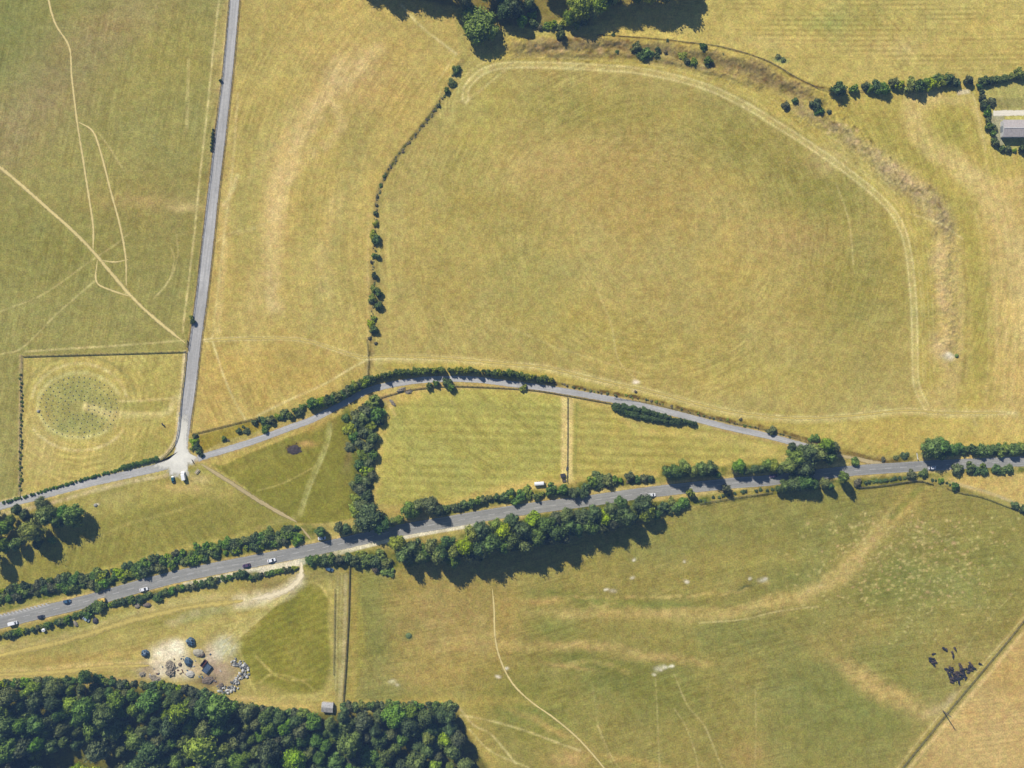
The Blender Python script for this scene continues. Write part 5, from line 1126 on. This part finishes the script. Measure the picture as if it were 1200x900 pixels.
mound('spoil_heap', 232.5,765,3.3,1.6,PSOIL,'cream and dark heap between the top and middle sheeted heaps','heap',.7,-12)
mound('spoil_heap', 236,767,2.2,1.5,SOIL,'dark spoil heap beside the cream heap','heap',.7)
mound('spoil_heap', 201,774,.8*2,1.0,DARKM and SOIL,'small dark heap right of the pale chalk patch','heap') if False else None
mound('brush_heap', 200,780,2.5,1.3,BRUSHM,'tangled grey brush heap on the chalk patch','heap',1.2,30,.45,4)
mound('brush_heap', 200,788,2.6,1.4,BRUSHM,'grey brush heap at the lower edge of the chalk patch','heap',.8,0,.45,4)
mound('spoil_heap', 211,778.5,1.1,.9,SOIL,'little brown heap left of the middle sheeted heap','heap')
mound('spoil_heap', 223,790,2.6,1.2,mat('chalk_rubble',(.42,.40,.35),.95,.3,3,bump=.5),'white chalk heap below the middle sheeted heap','heap',.8)
mound('spoil_heap', 244,797,3.4,1.0,SOIL,'brown spoil bank at the bottom of the yard','heap',.6,10,.35)
mound('spoil_heap', 259,803,1.6,1.1,SOIL,'small brown heap left of the stone row','heap')
mound('brush_heap', 167,790,1.9,.9,BRUSHM,'brush heap at the lower left of the yard','heap',.7,10,.4,4)
mound('brush_heap', 183,796,3.6,1.2,BRUSHM,'long brush heap along the wood edge below the yard','heap',.5,-25,.45,4)
mound('brush_heap', 112,727.5,1.8,1.2,DARKM,'dark lump right of the pale blue scrap car','heap')
mound('brush_heap', 161,710,1.6,1.0,BRUSHM,'small heap below the hedge left of the larger brown heap','heap')
mound('brush_heap', 172.5,709,2.3,1.3,SOIL,'brown heap below the hedge right of the yellow van','heap',.6)
mound('brush_heap', 89,731,2.2,1.1,BRUSHM,'brown brush heap left of the pale blue scrap car','heap',.5,-60)
mound('brush_heap', 345,527,3.8,.45,mat('ash_and_char',(.06,.045,.04),.95,.5,2),'low burnt bonfire heap in the green plot','heap',.7,0,.35,4)
mound('brush_heap', 470,457,2.6,.8,BRUSHM,'fallen grey brushwood at the top left paddock corner','brushwood',.4,25,.5,4)
mound('brush_heap', 479,459,1.9,.8,BRUSHM,'fallen grey brushwood just right of the paddock corner pile','brushwood',.6,10,.5,4)
mound('brush_heap', 460,472,2.4,.8,BRUSHM,'slanting grey brushwood strip left of the mown paddock','brushwood',.35,-50,.5,4)
mound('grass_tussock', 1121,417,1.2,1.0,F_DARK,'dark tussock beside the white lick patch in the eastern pasture','tussock')
mound('stone_block', 45,482,.9,.8,CONC,'pale stone block at the left rim of the ring monument','stone')
mound('stone_block', 112,592,1.1,.8,CONC,'pale stone lying in the field right of the small west wood','stone')
mound('grass_tussock', 479,745,1.9,.7,F_TREE,'lone green tussock in the lower field','tussock',.9)
# skip and trailer
sk = crate('scrap_skip', 243,783,52,(5.2,3.4,1.5),mat('skip_blue',(.05,.075,.11),.5,.2,2),'dark blue skip standing aslant in the yard','skip')
bm = bmesh.new(); add_box(bm,(0,0,1.0),(5.0,3.2,.5)); link('load', bm_mesh('load', bm, mat('skip_load',(.06,.09,.14),.8,.4,2)), sk)
sk = crate('scrap_trailer', 239,777,52,(4.4,1.8,1.2),mat('rust_brown',(.10,.035,.03),.8,.3,2),'dark red-brown trailer left of the blue skip','trailer')
for x in (-.8,.8):
    for sy in (-1,1):
        bm = bmesh.new(); add_cyl(bm,(x,sy*.95,.3),(x,sy*1.15,.3),.3,.3,12); link('wheel', bm_mesh('wheel', bm, RUBBER), sk)
SCRAP = [mat('scrap_'+n_, c_, .7, .35, 2) for n_, c_ in (('rust',(.16,.07,.04)),('grey',(.25,.26,.27)),('pale',(.5,.48,.44)),('blue',(.06,.12,.2)),('wood',(.28,.21,.13)))]
for i in range(34):
    x, y = random.choice([(192,782),(206,784),(215,788),(228,778),(236,788),(250,792),(180,789),(212,772),(246,774)]); x += random.gauss(0,5); y += random.gauss(0,3.5)
    bm = bmesh.new(); w_ = random.uniform(.5,1.7); add_box(bm, (0,0,.22), (w_, random.uniform(.3,.9), random.uniform(.08,.5)), bevel=.03, tilt=Matrix.Rotation(random.uniform(-.35,.35),4,'X')); add_box(bm, (w_*.2,.1,.42), (w_*.7,.12,.1), .6)
    o = link('scrap_piece', bm_mesh('scrap_piece', bm, SCRAP[i%5])); o.location = PX(x,y); o.rotation_euler = (0,0,random.uniform(0,6.28))
    tag(o, 'small piece of scrap board or metal lying among the heaps of the yard', 'scrap', 'scrap pieces scattered in the yard')
# information board
e = empty('information_board', PX(191.3,497.3), math.radians(-55)); tag(e, 'dark sloping information board on two posts in the ring plot', 'board')
for x in (-.55,.55): o = link('leg', POST, e); o.location = (x,0,-.2); o.scale = (.7,.7,.8)
bm = bmesh.new(); add_box(bm, (0,0,1.12), (1.7,1.1,.08), tilt=Matrix.Rotation(.5,4,'X')); link('panel', bm_mesh('panel', bm, DARKM), e)
e = empty('picnic_table', PX(231.5,552.5), math.radians(50)); tag(e, 'pale timber bench table right of the junction apron', 'table')
bm = bmesh.new(); add_box(bm,(0,0,.75),(3.0,.9,.07)); link('tabletop', bm_mesh('tabletop', bm, TIMBER_L), e)
for sy in (-1,1):
    bm = bmesh.new(); add_box(bm,(0,sy*.85,.45),(3.0,.3,.06)); link('seat', bm_mesh('seat', bm, TIMBER_L), e)
for x in (-1.1,1.1):
    for sy in (-1,1):
        bm = bmesh.new(); add_cyl(bm,(x,sy*.75,0),(x,sy*.3,.72),.06,.06,6); link('leg', bm_mesh('leg', bm, TIMBER), e)
    bm = bmesh.new(); add_box(bm,(x,0,.38),(.08,1.7,.09)); link('crossbar', bm_mesh('crossbar', bm, TIMBER), e)

# boulders by the yard
ROCKS = []
for k in range(5):
    bm = bmesh.new(); bmesh.ops.create_icosphere(bm, subdivisions=2, radius=1)
    for v in bm.verts:
        v.co *= 1+.45*mnoise.noise(v.co*1.3+Vector((k*5.1,2,3))); v.co.z *= .7
    me = bm_mesh('boulder', bm, STONE); me.materials[0] = [STONE, mat('pale_stone',(.46,.45,.42),.9,.25,1.2,bump=.4), mat('dark_stone',(.11,.11,.105),.9,.4,1,bump=.4)][k%3]; ROCKS.append(me)
rp = smooth_line([(272,776),(279,777),(286,779),(287,785),(284,791),(279,796),(275,803),(270,809),(262,807),(256,806)], 1.0)
for i in range(165):
    t = rp[rng.integers(len(rp))]; near = i < 34
    x = t[0]+rng.normal()*(2.4); y = t[1]+rng.normal()*2.2; s = float(rng.uniform(.35,1.05))
    o = link('boulder', ROCKS[int(rng.integers(5))]); o.location = PX(x,y)+Vector((0,0,.15*s+float(rng.random())*.4)); o.scale = (s,s*float(rng.uniform(.6,1)),s*.8); o.rotation_euler = (float(rng.uniform(-.4,.4)),float(rng.uniform(-.4,.4)),float(rng.uniform(0,6.28)))
    tag(o, 'rough stone in the curved row of rubble at the right of the yard', 'stone', 'rubble stones in the curved row')

# utility pole with crossarm, insulators
e = empty('utility_pole', PX(1105,833)); tag(e, 'tall dark timber utility pole beside the farm track at the lower right', 'pole')
bm = bmesh.new(); add_cyl(bm,(0,0,-.3),(0,0,11),.34,.24,10); link('pole', bm_mesh('pole', bm, TIMBER), e)
bm = bmesh.new(); add_box(bm,(0,0,10.5),(2.2,.16,.18),math.radians(-40)); ca = link('crossarm', bm_mesh('crossarm', bm, TIMBER), e)
for x in (-.95,0,.95):
    bm = bmesh.new(); c, s_ = math.cos(math.radians(-40)), math.sin(math.radians(-40)); add_cyl(bm,(x*c,x*s_,10.6),(x*c,x*s_,10.95),.09,.06,8); link('insulator', bm_mesh('insulator', bm, CONC), ca)

# ================================================================== CATTLE
COWC = mat('dark_hide', (.022,.020,.026), .75, .35, 1.5); COWB = mat('black_hide', (.065,.045,.035), .75, .35, 1.5)
def cow_mesh(name, m, pose):
    g_ = 1 if pose == 'graze' else 0; lie = pose == 'lie'
    V = [(-.75,0,1.12),(-.35,0,1.10),(.15,0,1.08),(.62,0,1.14),(.95,0,1.12 if not g_ else .95),(1.2,0,1.25 if not g_ else .62),(1.45,0,1.3 if not g_ else .38),(1.75,0,1.15 if not g_ else .12)]
    Rr = [(.27,.28),(.34,.34),(.37,.37),(.31,.34),(.20,.22),(.16,.17),(.15,.15),(.09,.09)]
    E = [(i,i+1) for i in range(7)]
    def add(p, par, r):
        V.append(p); Rr.append((r,r)); E.append((par, len(V)-1)); return len(V)-1
    for sy in (-1,1):
        if not lie:
            a = add((.60,sy*.22,.72),3,.13); a = add((.62,sy*.22,.40),a,.075); a = add((.60,sy*.22,.05),a,.06)
            a = add((-.72,sy*.22,.80),0,.16); a = add((-.62,sy*.22,.58),a,.11); a = add((-.84,sy*.22,.42),a,.07); a = add((-.78,sy*.22,.05),a,.06)
        else:
            a = add((.72,sy*.32,.85),3,.12); a = add((.95,sy*.38,.72),a,.07)
            a = add((-.55,sy*.38,.88),0,.16); a = add((-.25,sy*.5,.74),a,.08)
        add((V[6][0]-.05,sy*.24,V[6][2]+.1),6,.05)
    a = add((-1.02,0,1.05),0,.06); a = add((-1.06,.03,.6),a,.035); add((-1.05,.04,.45),a,.055)
    if lie: V = [(x,y,z-.68) for x,y,z in V]
    me = bpy.data.meshes.new(name+'_skel'); me.from_pydata(V, E, []); o = bpy.data.objects.new('tmp', me); COL.objects.link(o)
    o.modifiers.new('s','SKIN'); 
    for i, v in enumerate(me.skin_vertices[0].data): v.radius = Rr[i]; v.use_root = (i == 1)
    sb = o.modifiers.new('d','SUBSURF'); sb.levels = 1
    dg = bpy.context.evaluated_depsgraph_get(); dg.update(); out = bpy.data.meshes.new_from_object(o.evaluated_get(dg)); out.name = name
    bpy.data.objects.remove(o); out.materials.clear(); out.materials.append(m)
    out.polygons.foreach_set('use_smooth', [True]*len(out.polygons)); return out
COWS = [cow_mesh('cow', COWC, 'stand'), cow_mesh('cow', COWB, 'graze'), cow_mesh('cow', COWC, 'lie'), cow_mesh('cow', COWB, 'stand')]
def cow(x, y, a, k, label, group=None):
    o = link('cow', COWS[k]); o.location = PX(x,y); o.rotation_euler = (0,0,math.radians(a)); s = random.uniform(1.05,1.25); o.scale = (s*.85,s*1.6,s*.7); tag(o, label, 'cow', group)
cow(1105.5,759.5,-40,0,'dark cow, upper left of the three strays above the herd'); cow(1108.5,761,-70,1,'dark cow just right of the upper left stray')
cow(1118.5,759.5,-60,3,'brownish cow, upper right of the strays above the herd'); cow(1115.5,764.5,-65,1,'dark cow standing alone in the middle above the herd'); cow(1116.5,768.5,-95,0,'dark cow just below the lone cow above the herd')
cow(1093.5,766.5,20,2,'brownish calf at the top of the left-hand group'); cow(1148.2,778,-20,2,'brownish cow at the far right, nearest the farm track')
for x,y,a in [(1089.5,771,0),(1090,774,-10),(1094.5,773,-50),(1096,775.5,-30),(1094,778.5,-60),(1092.5,776,10)]:
    cow(x,y,a,random.randrange(4),'black cow in the tight group at the left of the herd','cows of the small left group')
for x,y,a in [(1108,783.5,-50),(1110,787,-60),(1112,790,-55),(1113,782,-20),(1116,783.5,-30),(1115,787,-80),(1117,790,-60),(1119,793,-50),(1114,795,-70),(1114.5,798.5,-10),(1118,797.5,10),(1121,795.5,-80),(1123,798.5,-20),(1122,791,-70),(1125,794,-60),(1126,789,-40),(1128,792.5,-60),(1124,778.5,-50),(1126,780.5,-60),(1125,784.5,-60),(1130,790,-50),(1127,786.5,30),(1133,784,20),(1135,781,-40),(1136,777,-60),(1138,779.5,-60),(1140,782.5,-50),(1134,787,0),(1137,784.5,-20),(1132,794.5,-60),(1129,788,-90),(1121,787,-60),(1111,785,30),(1114,792,-10),(1118,788.5,20),(1119,795.5,-40),(1124,790,10),(1120.5,790.5,-80),(1128,784,-10),(1137,781.5,15),(1116,794,60),(1122,794,-30)]:
    cow(x,y,a+random.uniform(-60,60),random.randrange(4),'black cow in the dense main bunch of the herd','cows of the main bunch')
